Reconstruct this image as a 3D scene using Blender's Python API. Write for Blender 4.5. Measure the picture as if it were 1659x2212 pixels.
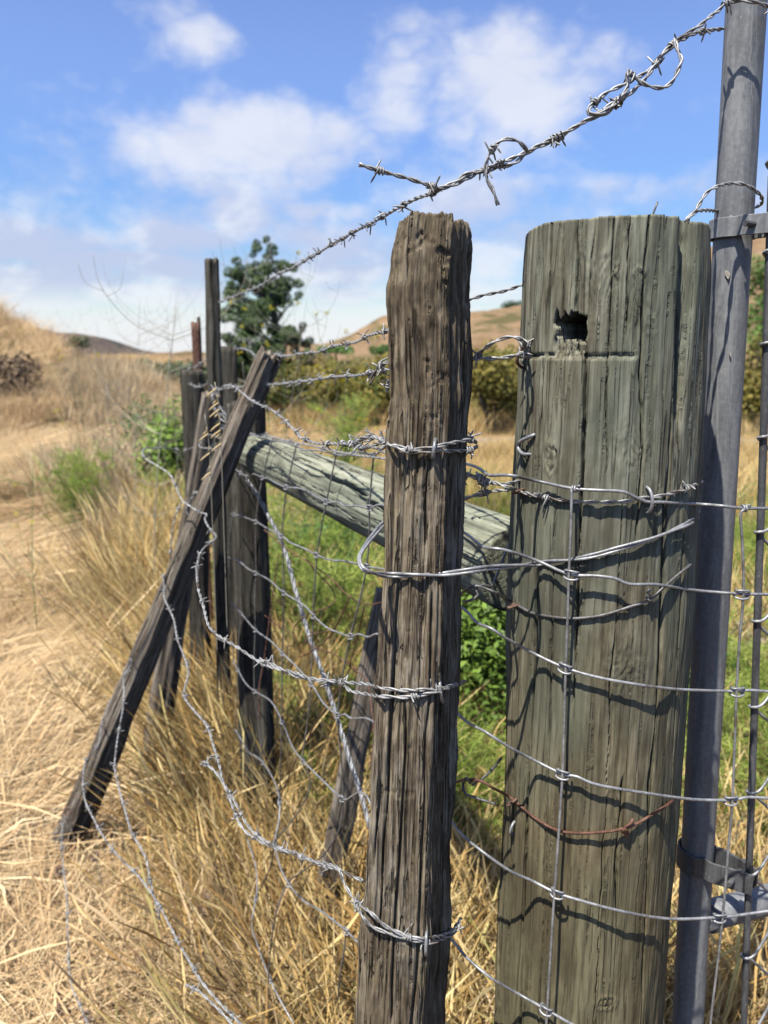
import bpy, math, random
import numpy as np
from mathutils import Vector, Matrix

S = bpy.context.scene
for o in list(bpy.data.objects):
    bpy.data.objects.remove(o)
RNG = random.Random(7)
NR = np.random.RandomState(11)
rad = math.radians

# ------------------------------------------------------------------ camera
F = 1662.0                       # focal length in photograph units (photograph taken as 1659 x 2212)
PITCH = rad(11.8)
EYE = 1.30
SP, CP = math.sin(PITCH), math.cos(PITCH)
cam_d = bpy.data.cameras.new('camera')
cam = bpy.data.objects.new('camera', cam_d)
S.collection.objects.link(cam)
S.camera = cam
cam_d.sensor_fit = 'VERTICAL'
cam_d.sensor_height = 36.0
cam_d.lens = 36.0 * F / 2212.0
cam_d.clip_start = 0.02
cam_d.clip_end = 6000
cam.location = (0, 0, EYE)
cam.rotation_euler = (math.pi / 2 - PITCH, 0, 0)
cam_d.dof.use_dof = True
cam_d.dof.focus_distance = 0.62
cam_d.dof.aperture_fstop = 9.0

# ------------------------------------------------------------------ world, sun, exposure
SUN_EL, SUN_AZ = rad(64), rad(218)          # azimuth from +Y towards +X
sun_v = Vector((math.sin(SUN_AZ) * math.cos(SUN_EL), math.cos(SUN_AZ) * math.cos(SUN_EL), math.sin(SUN_EL)))
S.view_settings.view_transform = 'Standard'
S.view_settings.look = 'None'
S.view_settings.exposure = 0.85
S.view_settings.gamma = 1.0
S.view_settings.use_curve_mapping = False
sd = bpy.data.lights.new('sun', 'SUN')
sd.energy = 5.0
sd.angle = rad(0.5)
sd.color = (1.0, 0.95, 0.87)
so = bpy.data.objects.new('sun', sd)
S.collection.objects.link(so)
so.rotation_euler = sun_v.to_track_quat('Z', 'Y').to_euler()
so.location = sun_v * 20


S.cycles.max_bounces = 5
S.cycles.diffuse_bounces = 0
S.cycles.glossy_bounces = 2
S.cycles.transmission_bounces = 3


class NT:
    """small helper for building node trees"""
    def __init__(s, nt):
        s.nt = nt
        nt.nodes.clear()

    def n(s, typ, **kw):
        nd = s.nt.nodes.new(typ)
        ins = kw.pop('ins', {})
        for k, v in kw.items():
            setattr(nd, k, v)
        for k, v in ins.items():
            s.put(nd.inputs[k], v)
        return nd

    def put(s, sock, v):
        if isinstance(v, bpy.types.NodeSocket):
            s.nt.links.new(v, sock)
        elif isinstance(v, (tuple, list)) and sock.type == 'RGBA' and len(v) == 3:
            sock.default_value = (*v, 1)
        else:
            sock.default_value = v

    def m(s, op, a, b=0.0, c=0.0, clamp=False):
        nd = s.n('ShaderNodeMath', operation=op, use_clamp=clamp)
        s.put(nd.inputs[0], a)
        s.put(nd.inputs[1], b)
        s.put(nd.inputs[2], c)
        return nd.outputs[0]

    def mix(s, f, a, b, blend='MIX'):
        nd = s.n('ShaderNodeMix', data_type='RGBA', blend_type=blend)
        s.put(nd.inputs['Factor'], f)
        s.put(nd.inputs[6], a)
        s.put(nd.inputs[7], b)
        return nd.outputs[2]

    def noise(s, vec, scale, detail=4, rough=0.55, dist=0.0):
        nd = s.n('ShaderNodeTexNoise', ins={'Scale': scale, 'Detail': detail, 'Roughness': rough, 'Distortion': dist})
        if vec is not None:
            s.put(nd.inputs['Vector'], vec)
        return nd.outputs['Fac']

    def mapr(s, v, a, b, c=0.0, d=1.0, smooth=True):
        nd = s.n('ShaderNodeMapRange', interpolation_type='SMOOTHSTEP' if smooth else 'LINEAR')
        for i, x in enumerate((v, a, b, c, d)):
            s.put(nd.inputs[i], x)
        return nd.outputs[0]

    def scale(s, vec, sc):
        nd = s.n('ShaderNodeMapping')
        s.put(nd.inputs['Vector'], vec)
        nd.inputs['Scale'].default_value = sc
        return nd.outputs[0]

    def ramp(s, f, stops):
        nd = s.n('ShaderNodeValToRGB')
        s.put(nd.inputs[0], f)
        el = nd.color_ramp.elements
        while len(el) < len(stops):
            el.new(0.5)
        for e, (p, c) in zip(el, stops):
            e.position = p
            e.color = (*c, 1)
        return nd.outputs[0]


W = bpy.data.worlds.new('World')
S.world = W
W.use_nodes = True
w = NT(W.node_tree)
sky = w.n('ShaderNodeTexSky', sky_type='NISHITA', sun_disc=False, sun_elevation=SUN_EL, sun_rotation=SUN_AZ)
sky.altitude = 50
sky.air_density = 1.0
sky.dust_density = 0.35
sky.ozone_density = 3.0
tc = w.n('ShaderNodeTexCoord')
sep = w.n('ShaderNodeSeparateXYZ', ins={0: tc.outputs['Generated']})
dx, dy, dz = sep.outputs
az = w.m('ARCTAN2', dx, dy)
el = w.m('ARCSINE', dz)


def px_azel(px, py):
    u, v = (px - 829.5) / F, (1106 - py) / F
    d = Vector((u, CP + v * SP, v * CP - SP)).normalized()
    return math.atan2(d.x, d.y), math.asin(d.z)


# cumulus patches: (x, y, half width, half height, weight) as seen from the fence
CL = [(520, 300, 200, 68, 1.15), (620, 345, 110, 50, .8), (300, 315, 70, 38, .75), (450, 80, 75, 45, .75), (1120, 210, 180, 95, 1.15), (870, 225, 90, 95, .95), (760, 300, 150, 45, .7), (1000, 260, 140, 80, .8), (1250, 230, 130, 60, .7),
      (900, 330, 220, 60, .6), (1230, 150, 180, 70, .55), (1330, 260, 90, 50, .6), (1000, 420, 120, 60, .6), (1480, 120, 80, 80, .4),
      (520, 470, 65, 32, .7), (360, 510, 95, 28, .85), (200, 520, 60, 25, .6), (650, 510, 80, 30, .5), (80, 520, 110, 30, .6),
      (330, 10, 130, 28, .6), (750, 540, 120, 40, .75), (1200, 470, 90, 45, .35), (60, 610, 260, 35, .85), (350, 585, 150, 30, .7),
      (760, 640, 150, 28, .6), (1400, 400, 130, 40, .3), (250, 560, 160, 18, .8), (30, 545, 90, 16, .7), (620, 590, 120, 30, .8), (750, 590, 130, 26, .8), (330, 640, 200, 30, 1.0),
      (700, 460, 90, 22, .45), (1080, 560, 90, 60, .7), (60, 660, 200, 30, 1.0), (1080, 640, 120, 30, .9)]
tot = None
for (x, y, sw, sh, wt) in CL:
    a0, e0 = px_azel(x, y)
    sa, se = sw / F, sh / F * 1.05
    q = w.m('ADD', w.m('POWER', w.m('ABSOLUTE', w.m('MULTIPLY', w.m('SUBTRACT', az, a0), 1 / sa)), 2.0),
            w.m('POWER', w.m('ABSOLUTE', w.m('MULTIPLY', w.m('SUBTRACT', el, e0), 1 / se)), 2.0))
    g = w.m('MULTIPLY', w.m('EXPONENT', w.m('MULTIPLY', q, -0.8)), wt)
    tot = g if tot is None else w.m('MAXIMUM', tot, g)
# the same kind of cloud goes on all round the sky
pl = w.n('ShaderNodeCombineXYZ', ins={0: w.m('MULTIPLY', az, 1.0), 1: w.m('MULTIPLY', el, 1.55), 2: 0.3})
nzb = w.noise(pl.outputs[0], 21.0, 4, 0.5, 0.0)
nz = w.m('ADD', w.m('MULTIPLY', w.noise(pl.outputs[0], 8.0, 6, 0.5, 0.0), 0.88), w.m('MULTIPLY', w.m('ABSOLUTE', w.m('SUBTRACT', nzb, 0.5)), 0.50))
nz2 = w.noise(pl.outputs[0], 2.0, 3, 0.5, 0.2)
inview = w.m('MULTIPLY', w.mapr(w.m('ABSOLUTE', az), 0.55, 0.75, 1, 0), w.mapr(el, 0.42, 0.6, 1, 0))
around = w.m('MULTIPLY', w.mapr(nz2, 0.45, 0.62), w.m('SUBTRACT', 1.0, inview))
tot = w.m('MAXIMUM', tot, w.m('MULTIPLY', around, 0.8))
low = w.mapr(el, 0.015, 0.12, 1.0, 0.0)              # bank of low cloud along the horizon
band = w.m('MULTIPLY', w.mapr(el, 0.02, 0.09), w.mapr(el, 0.14, 0.27, 1, 0))
tot = w.m('ADD', tot, w.m('MULTIPLY', band, 0.42))
dens = w.m('ADD', w.m('MULTIPLY', tot, 0.78), w.m('MULTIPLY', w.m('SUBTRACT', nz, 0.5), 1.75))
c1 = w.m('MULTIPLY', w.mapr(dens, 0.14, 0.82), 0.80)
c2 = w.m('MULTIPLY', low, w.mapr(w.m('ADD', nz, w.m('MULTIPLY', low, 0.35)), 0.35, 0.75))
cov = w.m('MAXIMUM', c1, w.m('MULTIPLY', c2, 0.85))
shade = w.mapr(w.noise(pl.outputs[0], 9.0, 5, 0.55, 0.2), 0.40, 0.58)
lav = w.mapr(el, 0.10, 0.30, 1.0, 0.10)
mid = w.m('MULTIPLY', w.mapr(el, 0.045, 0.085), lav)
ccol = w.mix(w.m('MULTIPLY', shade, mid), (8.0, 8.15, 8.7), (5.2, 5.6, 7.4))
hs = w.n('ShaderNodeHueSaturation', ins={'Hue': 0.515, 'Saturation': w.mapr(el, 0.0, 0.35, 1.42, 1.10), 'Value': w.mapr(el, 0.0, 0.35, 1.2, 1.80), 'Color': sky.outputs[0]})
col = w.mix(cov, hs.outputs[0], ccol)
bg = w.n('ShaderNodeBackground', ins={'Color': col, 'Strength': 0.062})
wo = w.n('ShaderNodeOutputWorld', ins={'Surface': bg.outputs[0]})


# ------------------------------------------------------------------ geometry helpers
def P(px, py, Y):
    """point at forward distance Y (metres) on the line of sight through px, py"""
    u, v = (px - 829.5) / F, (1106 - py) / F
    dy_ = CP + v * SP
    return np.array((u / dy_ * Y, Y, EYE + (v * CP - SP) / dy_ * Y))


def spline(pts, step, closed=False):
    """Catmull-Rom through the points, resampled at an even step"""
    p = np.array(pts, float)
    if len(p) == 2:
        n = max(2, int(np.linalg.norm(p[1] - p[0]) / step))
        t = np.linspace(0, 1, n + 1)[:, None]
        return p[0] * (1 - t) + p[1] * t
    q = np.vstack([2 * p[0] - p[1], p, 2 * p[-1] - p[-2]])
    out = []
    for i in range(1, len(q) - 2):
        a, b, c, d = q[i - 1], q[i], q[i + 1], q[i + 2]
        n = max(3, int(np.linalg.norm(c - b) / step * 2))
        t = np.linspace(0, 1, n, endpoint=False)[:, None]
        out.append(0.5 * (2 * b + (c - a) * t + (2 * a - 5 * b + 4 * c - d) * t ** 2 + (3 * b - a - 3 * c + d) * t ** 3))
    r = np.vstack(out + [p[-1:]])
    L = np.concatenate([[0], np.cumsum(np.linalg.norm(np.diff(r, axis=0), axis=1))])
    n = max(2, int(L[-1] / step))
    s_ = np.linspace(0, L[-1], n + 1)
    return np.stack([np.interp(s_, L, r[:, k]) for k in range(3)], 1)


def frames(r):
    t = np.gradient(r, axis=0)
    t /= np.linalg.norm(t, axis=1)[:, None] + 1e-12
    n = np.zeros_like(t)
    a = np.array((0, 0, 1.0)) if abs(t[0][2]) < 0.9 else np.array((1.0, 0, 0))
    v = a - t[0] * a.dot(t[0])
    n[0] = v / np.linalg.norm(v)
    for i in range(1, len(r)):
        v = n[i - 1] - t[i] * n[i - 1].dot(t[i])
        n[i] = v / (np.linalg.norm(v) + 1e-12)
    return t, n, np.cross(t, n)


class MB:
    """collects vertices and faces; build() links ONE mesh object"""
    def __init__(s):
        s.v, s.f, s.k, s.c = [], [], 0, []

    def add(s, v, f, c=None):
        v = np.asarray(v, float)
        s.v.append(v)
        s.f += [tuple(int(i) + s.k for i in x) for x in f]
        if c is not None:
            s.c.append(np.full(len(v), c))
        s.k += len(v)

    def tube(s, r, radius, sides=6, cap=True, fr=None):
        r = np.asarray(r, float)
        t, n, b = fr or frames(r)
        rr = np.broadcast_to(np.asarray(radius, float), (len(r),))[:, None]
        V = []
        for j in range(sides):
            a = 2 * math.pi * j / sides
            V.append(r + rr * (n * math.cos(a) + b * math.sin(a)))
        V = np.stack(V, 1).reshape(-1, 3)
        m = len(r)
        f = []
        for i in range(m - 1):
            for j in range(sides):
                j2 = (j + 1) % sides
                f.append((i * sides + j, i * sides + j2, (i + 1) * sides + j2, (i + 1) * sides + j))
        if cap:
            f.append(tuple(range(sides - 1, -1, -1)))
            f.append(tuple((m - 1) * sides + j for j in range(sides)))
        s.add(V, f)

    def box(s, c, sx, sy, sz, rot=None):
        V = np.array([(x, y, z) for x in (-.5, .5) for y in (-.5, .5) for z in (-.5, .5)]) * (sx, sy, sz)
        if rot is not None:
            V = V @ np.array(rot).T
        s.add(V + np.array(c), [(0, 1, 3, 2), (4, 6, 7, 5), (0, 4, 5, 1), (2, 3, 7, 6), (0, 2, 6, 4), (1, 5, 7, 3)])

    def mesh(s, name, smooth=True):
        me = bpy.data.meshes.new(name)
        V = np.vstack(s.v)
        me.from_pydata(V.tolist(), [], s.f)
        if smooth:
            me.polygons.foreach_set('use_smooth', [True] * len(me.polygons))
        if s.c:
            a = me.attributes.new('tint', 'FLOAT', 'POINT')
            a.data.foreach_set('value', np.concatenate(s.c).astype(np.float32))
        me.update()
        return me

    def build(s, name, mat, parent=None, smooth=True):
        me = s.mesh(name, smooth)
        me.materials.append(mat)
        return link(name, me, parent)


def link(name, me, parent=None):
    o = bpy.data.objects.new(name, me)
    S.collection.objects.link(o)
    if parent is not None:
        o.parent = parent
    return o


def tag(o, label=None, cat=None, group=None, kind=None):
    if label:
        o['label'] = label
    if cat:
        o['category'] = cat
    if group:
        o['group'] = group
    if kind:
        o['kind'] = kind
    return o


def empty(name, label, cat, loc=(0, 0, 0), group=None):
    o = bpy.data.objects.new(name, None)
    o.empty_display_size = 0.05
    S.collection.objects.link(o)
    o.location = loc
    return tag(o, label, cat, group)


def grid_mesh(name, V, nu, nv, mat, wrap=False, extra=None, smooth=True, parent=None):
    """V: (nu*nv,3) row-major grid as one mesh, fast"""
    i = np.arange(nu - 1)[:, None]
    j = np.arange(nv if wrap else nv - 1)[None, :]
    j2 = (j + 1) % nv
    f = np.stack([i * nv + j + 0 * i, i * nv + j2, (i + 1) * nv + j2, (i + 1) * nv + j], -1).reshape(-1, 4)
    me = bpy.data.meshes.new(name)
    me.vertices.add(len(V))
    me.vertices.foreach_set('co', np.asarray(V, np.float32).ravel())
    me.loops.add(f.size)
    me.loops.foreach_set('vertex_index', f.ravel().astype(np.int32))
    me.polygons.add(len(f))
    me.polygons.foreach_set('loop_start', np.arange(0, f.size, 4, dtype=np.int32))
    me.polygons.foreach_set('use_smooth', np.ones(len(f), bool) if smooth else np.zeros(len(f), bool))
    for k, a in (extra or {}).items():
        at = me.attributes.new(k, 'FLOAT', 'POINT')
        at.data.foreach_set('value', np.asarray(a, np.float32).ravel())
    me.update(calc_edges=True)
    me.validate()
    me.materials.append(mat)
    return link(name, me, parent)


# value noise in numpy
def _h(ix, iy, iz, sd_):
    n = (ix.astype(np.int64) * 374761393 + iy.astype(np.int64) * 668265263 + iz.astype(np.int64) * 2147483647 + sd_ * 1274126177) & 0xffffffff
    n = ((n ^ (n >> 13)) * 1274126177) & 0xffffffff
    n = ((n ^ (n >> 16)) * 2246822519) & 0xffffffff
    return ((n ^ (n >> 15)) & 0xffffff) / float(0xffffff)


def vn(x, y, z=0.0, sd_=0):
    x, y, z = np.broadcast_arrays(np.asarray(x, float), np.asarray(y, float), np.asarray(z, float))
    ix, iy, iz = np.floor(x), np.floor(y), np.floor(z)
    fx, fy, fz = x - ix, y - iy, z - iz
    fx, fy, fz = (q * q * (3 - 2 * q) for q in (fx, fy, fz))
    r = 0
    for a in (0, 1):
        for b in (0, 1):
            for c in (0, 1):
                r = r + _h(ix + a, iy + b, iz + c, sd_) * (fx if a else 1 - fx) * (fy if b else 1 - fy) * (fz if c else 1 - fz)
    return r * 2 - 1


def fbm(x, y, z=0.0, oct_=4, sd_=0, g=0.5):
    r, a = 0, 1.0
    for k in range(oct_):
        r = r + a * vn(np.asarray(x) * 2 ** k, np.asarray(y) * 2 ** k, np.asarray(z) * 2 ** k, sd_ + k * 17)
        a *= g
    return r


def sstep(a, b, x):
    t = np.clip((np.asarray(x, float) - a) / (b - a), 0, 1)
    return t * t * (3 - 2 * t)


# ------------------------------------------------------------------ materials
def new_mat(name):
    m = bpy.data.materials.new(name)
    m.use_nodes = True
    return m, NT(m.node_tree)


def finish(n, color, rough=0.8, metal=0.0, bump=None, bstr=0.3, bdist=0.002, spec=0.3, transl=None, k=0.58):
    color = n.mix(1.0, color, (k, k, k), 'MULTIPLY')
    b = n.n('ShaderNodeBsdfPrincipled', ins={'Base Color': color, 'Roughness': rough, 'Metallic': metal})
    b.inputs['Specular IOR Level'].default_value = spec
    if bump is not None:
        bp = n.n('ShaderNodeBump', ins={'Strength': bstr, 'Distance': bdist, 'Height': bump})
        n.nt.links.new(bp.outputs[0], b.inputs['Normal'])
    out = b.outputs[0]
    if transl is not None:
        tr = n.n('ShaderNodeBsdfTranslucent', ins={'Color': color})
        mx = n.n('ShaderNodeMixShader', ins={0: transl, 1: out, 2: tr.outputs[0]})
        out = mx.outputs[0]
    n.n('ShaderNodeOutputMaterial', ins={'Surface': out})


def wood_mat(name, c_dark, c_mid, c_light, c_tint=None, tint_amt=0.4, grain=260.0, along=(1, 1, 0.06), bstr=0.6, bdist=0.0012, tint_scale=7.0, crack=0.35, low=None, speck=None, k=0.68, pale=None):
    m, n = new_mat(name)
    tc_ = n.n('ShaderNodeTexCoord').outputs['Object']
    g = n.scale(tc_, along)
    n1 = n.noise(g, grain, 6, 0.65, 0.3)
    n2 = n.noise(g, grain * 0.22, 5, 0.6, 0.4)
    n3 = n.noise(n.scale(tc_, (1, 1, 0.45)), tint_scale, 6, 0.62)
    n4 = n.noise(tc_, tint_scale * 6, 5, 0.65)
    n5 = n.noise(n.scale(tc_, (1, 1, 0.022)), grain * 0.8, 4, 0.65, 0.15)
    v = n.m('ADD', n.m('MULTIPLY', n1, 0.40), n.m('ADD', n.m('MULTIPLY', n2, 0.28), n.m('ADD', n.m('MULTIPLY', n4, 0.16), n.m('MULTIPLY', n5, 0.16))))
    c = n.ramp(v, [(0.42, c_dark), (0.50, c_mid), (0.58, c_light)])
    if c_tint:
        c = n.mix(n.m('MULTIPLY', n.mapr(n3, 0.42, 0.62), tint_amt), c, c_tint)
    if pale:
        pm = n.m('MULTIPLY', n.mapr(n.noise(n.scale(tc_, (1, 1, 0.28)), 26, 6, 0.65, 0.4), 0.50, 0.66), n.mapr(n1, 0.35, 0.6))
        c = n.mix(n.m('MULTIPLY', pm, 0.65), c, pale[0])
        dm = n.mapr(n.noise(n.scale(tc_, (1, 1, 0.2)), 17, 5, 0.6, 0.5), 0.55, 0.68)
        c = n.mix(n.m('MULTIPLY', dm, 0.55), c, pale[1])
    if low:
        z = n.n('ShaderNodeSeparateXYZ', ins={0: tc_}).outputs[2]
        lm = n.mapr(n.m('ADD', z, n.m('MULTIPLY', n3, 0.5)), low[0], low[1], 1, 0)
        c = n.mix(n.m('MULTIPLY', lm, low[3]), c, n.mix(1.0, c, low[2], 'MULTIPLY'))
    # fine drying checks: thin dark lines along the grain
    vo = n.noise(n.scale(tc_, (1, 1, 0.02)), grain * 0.5, 2, 0.4, 0.15)
    line = n.m('SUBTRACT', 1.0, n.mapr(n.m('ABSOLUTE', n.m('SUBTRACT', vo, 0.5)), 0.004, 0.034))
    line = n.m('MULTIPLY', line, n.mapr(n.m('ADD', n.m('MULTIPLY', n2, 0.5), n.m('MULTIPLY', n4, 0.5)), 0.46, 0.54))
    c = n.mix(n.m('MULTIPLY', line, crack), c, tuple(x * 0.3 for x in c_dark))
    if speck:
        sp = n.m('MULTIPLY', n.mapr(n.noise(tc_, 700, 2, 0.5), 0.60, 0.66), n.mapr(n4, 0.50, 0.60))
        c = n.mix(n.m('MULTIPLY', sp, 0.8), c, speck)
    hgt = n.m('SUBTRACT', n.m('ADD', n1, n.m('ADD', n.m('MULTIPLY', n2, 0.6), n.m('MULTIPLY', n5, 0.5))), n.m('MULTIPLY', line, 1.1))
    finish(n, c, 0.88, 0, hgt, bstr, bdist, 0.15, k=k)
    return m


M = {}
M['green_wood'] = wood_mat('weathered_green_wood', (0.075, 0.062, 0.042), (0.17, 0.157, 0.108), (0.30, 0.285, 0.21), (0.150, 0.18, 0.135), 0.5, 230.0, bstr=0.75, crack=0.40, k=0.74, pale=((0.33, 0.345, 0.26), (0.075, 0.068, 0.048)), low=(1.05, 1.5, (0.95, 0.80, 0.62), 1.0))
M['grey_wood'] = wood_mat('rough_grey_brown_wood', (0.05, 0.036, 0.022), (0.195, 0.15, 0.098), (0.41, 0.34, 0.24), (0.27, 0.215, 0.135), 0.35, 330.0, k=0.66, bstr=1.0, bdist=0.0022, crack=0.7, pale=((0.42, 0.37, 0.29), (0.09, 0.07, 0.05)), speck=(0.36, 0.30, 0.10))
M['old_wood'] = wood_mat('old_brown_grey_wood', (0.07, 0.052, 0.036), (0.20, 0.16, 0.12), (0.40, 0.35, 0.28), (0.28, 0.25, 0.20), 0.3, 170.0, crack=0.8, bstr=1.0, bdist=0.002, k=0.72)
M['rail_wood'] = wood_mat('pale_rail_wood', (0.10, 0.10, 0.075), (0.235, 0.245, 0.175), (0.37, 0.375, 0.29), (0.22, 0.255, 0.19), 0.45, 170.0, bstr=0.9, crack=0.85, k=0.82)
M['dark_wood'] = wood_mat('dark_treated_wood', (0.03, 0.027, 0.022), (0.10, 0.09, 0.07), (0.20, 0.19, 0.15), None, 0, 120.0, crack=0.7, k=0.5)


def metal_mat(name, c1, c2, c3, metal, rough, scale=60, rust=None):
    m, n = new_mat(name)
    tc_ = n.n('ShaderNodeTexCoord').outputs['Object']
    a = n.noise(tc_, scale, 5, 0.6)
    b = n.noise(tc_, scale * 6, 4, 0.6)
    c = n.ramp(n.m('ADD', n.m('MULTIPLY', a, 0.6), n.m('MULTIPLY', b, 0.4)), [(0.38, c1), (0.5, c2), (0.63, c3)])
    if rust:
        c = n.mix(n.mapr(n.noise(tc_, rust[0], 3, 0.6), rust[1], rust[1] + 0.08), c, rust[2])
    finish(n, c, rough, metal, b, 0.25, 0.0004, 0.5)
    return m


M['wire'] = metal_mat('galvanised_wire', (0.20, 0.21, 0.22), (0.38, 0.39, 0.40), (0.58, 0.59, 0.60), 0.35, 0.45, 70, (30, 0.62, (0.20, 0.18, 0.16)))
M['barb'] = metal_mat('weathered_barbed_wire', (0.22, 0.22, 0.215), (0.47, 0.47, 0.455), (0.70, 0.70, 0.68), 0.3, 0.52, 120, (40, 0.57, (0.15, 0.125, 0.10)))
M['old_wire'] = metal_mat('dull_dark_wire', (0.10, 0.095, 0.09), (0.19, 0.185, 0.18), (0.32, 0.32, 0.32), 0.4, 0.55, 90)
M['rust'] = metal_mat('rusty_wire', (0.07, 0.028, 0.016), (0.16, 0.065, 0.035), (0.28, 0.16, 0.11), 0.1, 0.75, 140)
M['staple_rust'] = metal_mat('brown_rusted_steel', (0.10, 0.05, 0.03), (0.20, 0.11, 0.07), (0.34, 0.24, 0.18), 0.2, 0.65, 160)


def pole_mat(name, base, pale, dirty, rough=0.55, metal=0.05):
    m, n = new_mat(name)
    tc_ = n.n('ShaderNodeTexCoord').outputs['Object']
    st = n.scale(tc_, (1, 1, 0.14))
    a = n.noise(st, 90, 5, 0.6, 0.8)
    b = n.noise(tc_, 240, 4, 0.6)
    p = n.noise(st, 45, 3, 0.5, 1.6)
    c = n.ramp(n.m('ADD', n.m('MULTIPLY', a, 0.7), n.m('MULTIPLY', b, 0.3)), [(0.35, dirty), (0.5, base), (0.68, pale)])
    ring = n.m('SUBTRACT', 1.0, n.mapr(n.m('ABSOLUTE', n.m('SUBTRACT', p, 0.6)), 0.0, 0.03))
    c = n.mix(n.m('MULTIPLY', ring, 0.55), c, pale)
    c = n.mix(n.m('MULTIPLY', n.mapr(n.noise(tc_, 420, 2, 0.5), 0.70, 0.74), 0.8), c, (0.5, 0.48, 0.42))
    finish(n, c, n.mapr(a, 0.3, 0.7, rough, rough + 0.2), metal, n.m('ADD', b, n.m('MULTIPLY', ring, 0.6)), 0.25, 0.0004, 0.5)
    return m


M['pole'] = pole_mat('galvanised_gate_tube', (0.245, 0.255, 0.26), (0.42, 0.425, 0.42), (0.15, 0.157, 0.16))
M['dark_tube'] = pole_mat('dull_grey_gate_iron', (0.10, 0.105, 0.11), (0.20, 0.20, 0.20), (0.05, 0.05, 0.055))


def blade_mat(name, stops, rough=0.7, transl=0.34, var=0.35, k=1.05):
    m, n = new_mat(name)
    at = n.n('ShaderNodeAttribute', attribute_name='tint').outputs['Fac']
    oi = n.n('ShaderNodeObjectInfo').outputs['Random']
    v = n.m('ADD', n.m('MULTIPLY', at, 1 - var), n.m('MULTIPLY', oi, var))
    c = n.ramp(v, stops)
    finish(n, c, rough, 0, None, spec=0.25, transl=transl, k=k)
    return m


M['dry'] = blade_mat('dry_golden_grass', [(0.0, (0.17, 0.09, 0.03)), (0.2, (0.36, 0.21, 0.07)), (0.5, (0.62, 0.43, 0.16)), (0.78, (0.84, 0.66, 0.33)), (0.93, (0.52, 0.46, 0.15)), (1.0, (0.28, 0.34, 0.08))])
M['straw'] = blade_mat('pale_lodged_straw', [(0.0, (0.34, 0.20, 0.10)), (0.3, (0.55, 0.37, 0.19)), (0.7, (0.76, 0.58, 0.33)), (1.0, (0.84, 0.71, 0.47))])
M['brown'] = blade_mat('brown_seeding_weeds', [(0.0, (0.20, 0.12, 0.06)), (0.25, (0.42, 0.28, 0.15)), (0.6, (0.68, 0.52, 0.30)), (0.85, (0.80, 0.66, 0.42)), (1.0, (0.36, 0.42, 0.14))])
M['rusty_grass'] = blade_mat('rusty_orange_grass', [(0.0, (0.32, 0.18, 0.085)), (0.4, (0.58, 0.38, 0.19)), (0.75, (0.76, 0.56, 0.31)), (1.0, (0.84, 0.70, 0.44))])
M['green_blade'] = blade_mat('green_blades', [(0.0, (0.05, 0.08, 0.015)), (0.5, (0.17, 0.25, 0.045)), (1.0, (0.40, 0.46, 0.13))])
M['fennel'] = blade_mat('feathery_green', [(0.0, (0.05, 0.08, 0.015)), (0.45, (0.22, 0.31, 0.05)), (0.8, (0.46, 0.55, 0.12)), (1.0, (0.55, 0.46, 0.20))], transl=0.4)
M['leaf'] = blade_mat('green_leaf', [(0.0, (0.025, 0.06, 0.012)), (0.5, (0.075, 0.16, 0.03)), (1.0, (0.17, 0.30, 0.06))], rough=0.5, transl=0.25)
M['bright_leaf'] = blade_mat('bright_green_leaf', [(0.0, (0.05, 0.09, 0.015)), (0.5, (0.16, 0.26, 0.04)), (1.0, (0.36, 0.46, 0.10))], rough=0.5, transl=0.3)
M['tree_leaf'] = blade_mat('dark_tree_leaf', [(0.0, (0.018, 0.032, 0.016)), (0.5, (0.055, 0.09, 0.035)), (1.0, (0.14, 0.19, 0.07))], rough=0.45, transl=0.15)
M['gold_leaf'] = blade_mat('golden_green_leaf', [(0.0, (0.045, 0.055, 0.015)), (0.4, (0.13, 0.12, 0.025)), (0.8, (0.30, 0.24, 0.05)), (1.0, (0.42, 0.33, 0.10))], rough=0.5, transl=0.2)
M['stem'] = blade_mat('pale_dry_stem', [(0.0, (0.30, 0.27, 0.20)), (1.0, (0.52, 0.49, 0.38))], transl=0.1)
M['green_stem'] = blade_mat('green_stalk', [(0.0, (0.10, 0.17, 0.05)), (1.0, (0.22, 0.30, 0.10))], transl=0.1)
M['petal'] = blade_mat('yellow_petal', [(0.0, (0.60, 0.50, 0.03)), (1.0, (0.80, 0.72, 0.06))], transl=0.3)
M['seed'] = blade_mat('oat_husk', [(0.0, (0.55, 0.42, 0.20)), (1.0, (0.80, 0.68, 0.42))], transl=0.3)
M['clover'] = blade_mat('dried_clover_head', [(0.0, (0.20, 0.12, 0.09)), (1.0, (0.36, 0.25, 0.19))], transl=0.1)
M['bark'] = wood_mat('tree_bark', (0.05, 0.045, 0.04), (0.12, 0.11, 0.10), (0.25, 0.24, 0.22), None, 0, 20.0)

# ------------------------------------------------------------------ the land
def fence_x(Y):
    Y = np.asarray(Y, float)
    return np.where(Y < 1.8, 0.10 - 0.47 * (Y - 0.71), -0.412 - 0.26 * (Y - 1.8))


def path_x(Y):
    return -0.42 * np.asarray(Y, float) - 0.15


def ground_z(x, y):
    x, y = np.asarray(x, float), np.asarray(y, float)
    yy = np.maximum(y, 0.01)
    left = sstep(0.05, 1.2, fence_x(yy) - x)
    z = left * 0.052 * np.clip(y - 3, 0, 13) * sstep(60, 18, y)
    u = -x / yy
    z = z + 1.75 * sstep(0.36, 0.62, u) * sstep(6, 13, y) * sstep(70, 30, np.hypot(x, y))
    z = z + 0.05 * fbm(x * 0.9, y * 0.9, 0, 3, 5) * sstep(0.6, 2.5, np.hypot(x, y)) * np.where(y > 9.2, np.where(x > -1, 0.3, 1), 1)
    z = z - 3.0 * sstep(60, 200, np.hypot(x, y))
    return z


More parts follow.
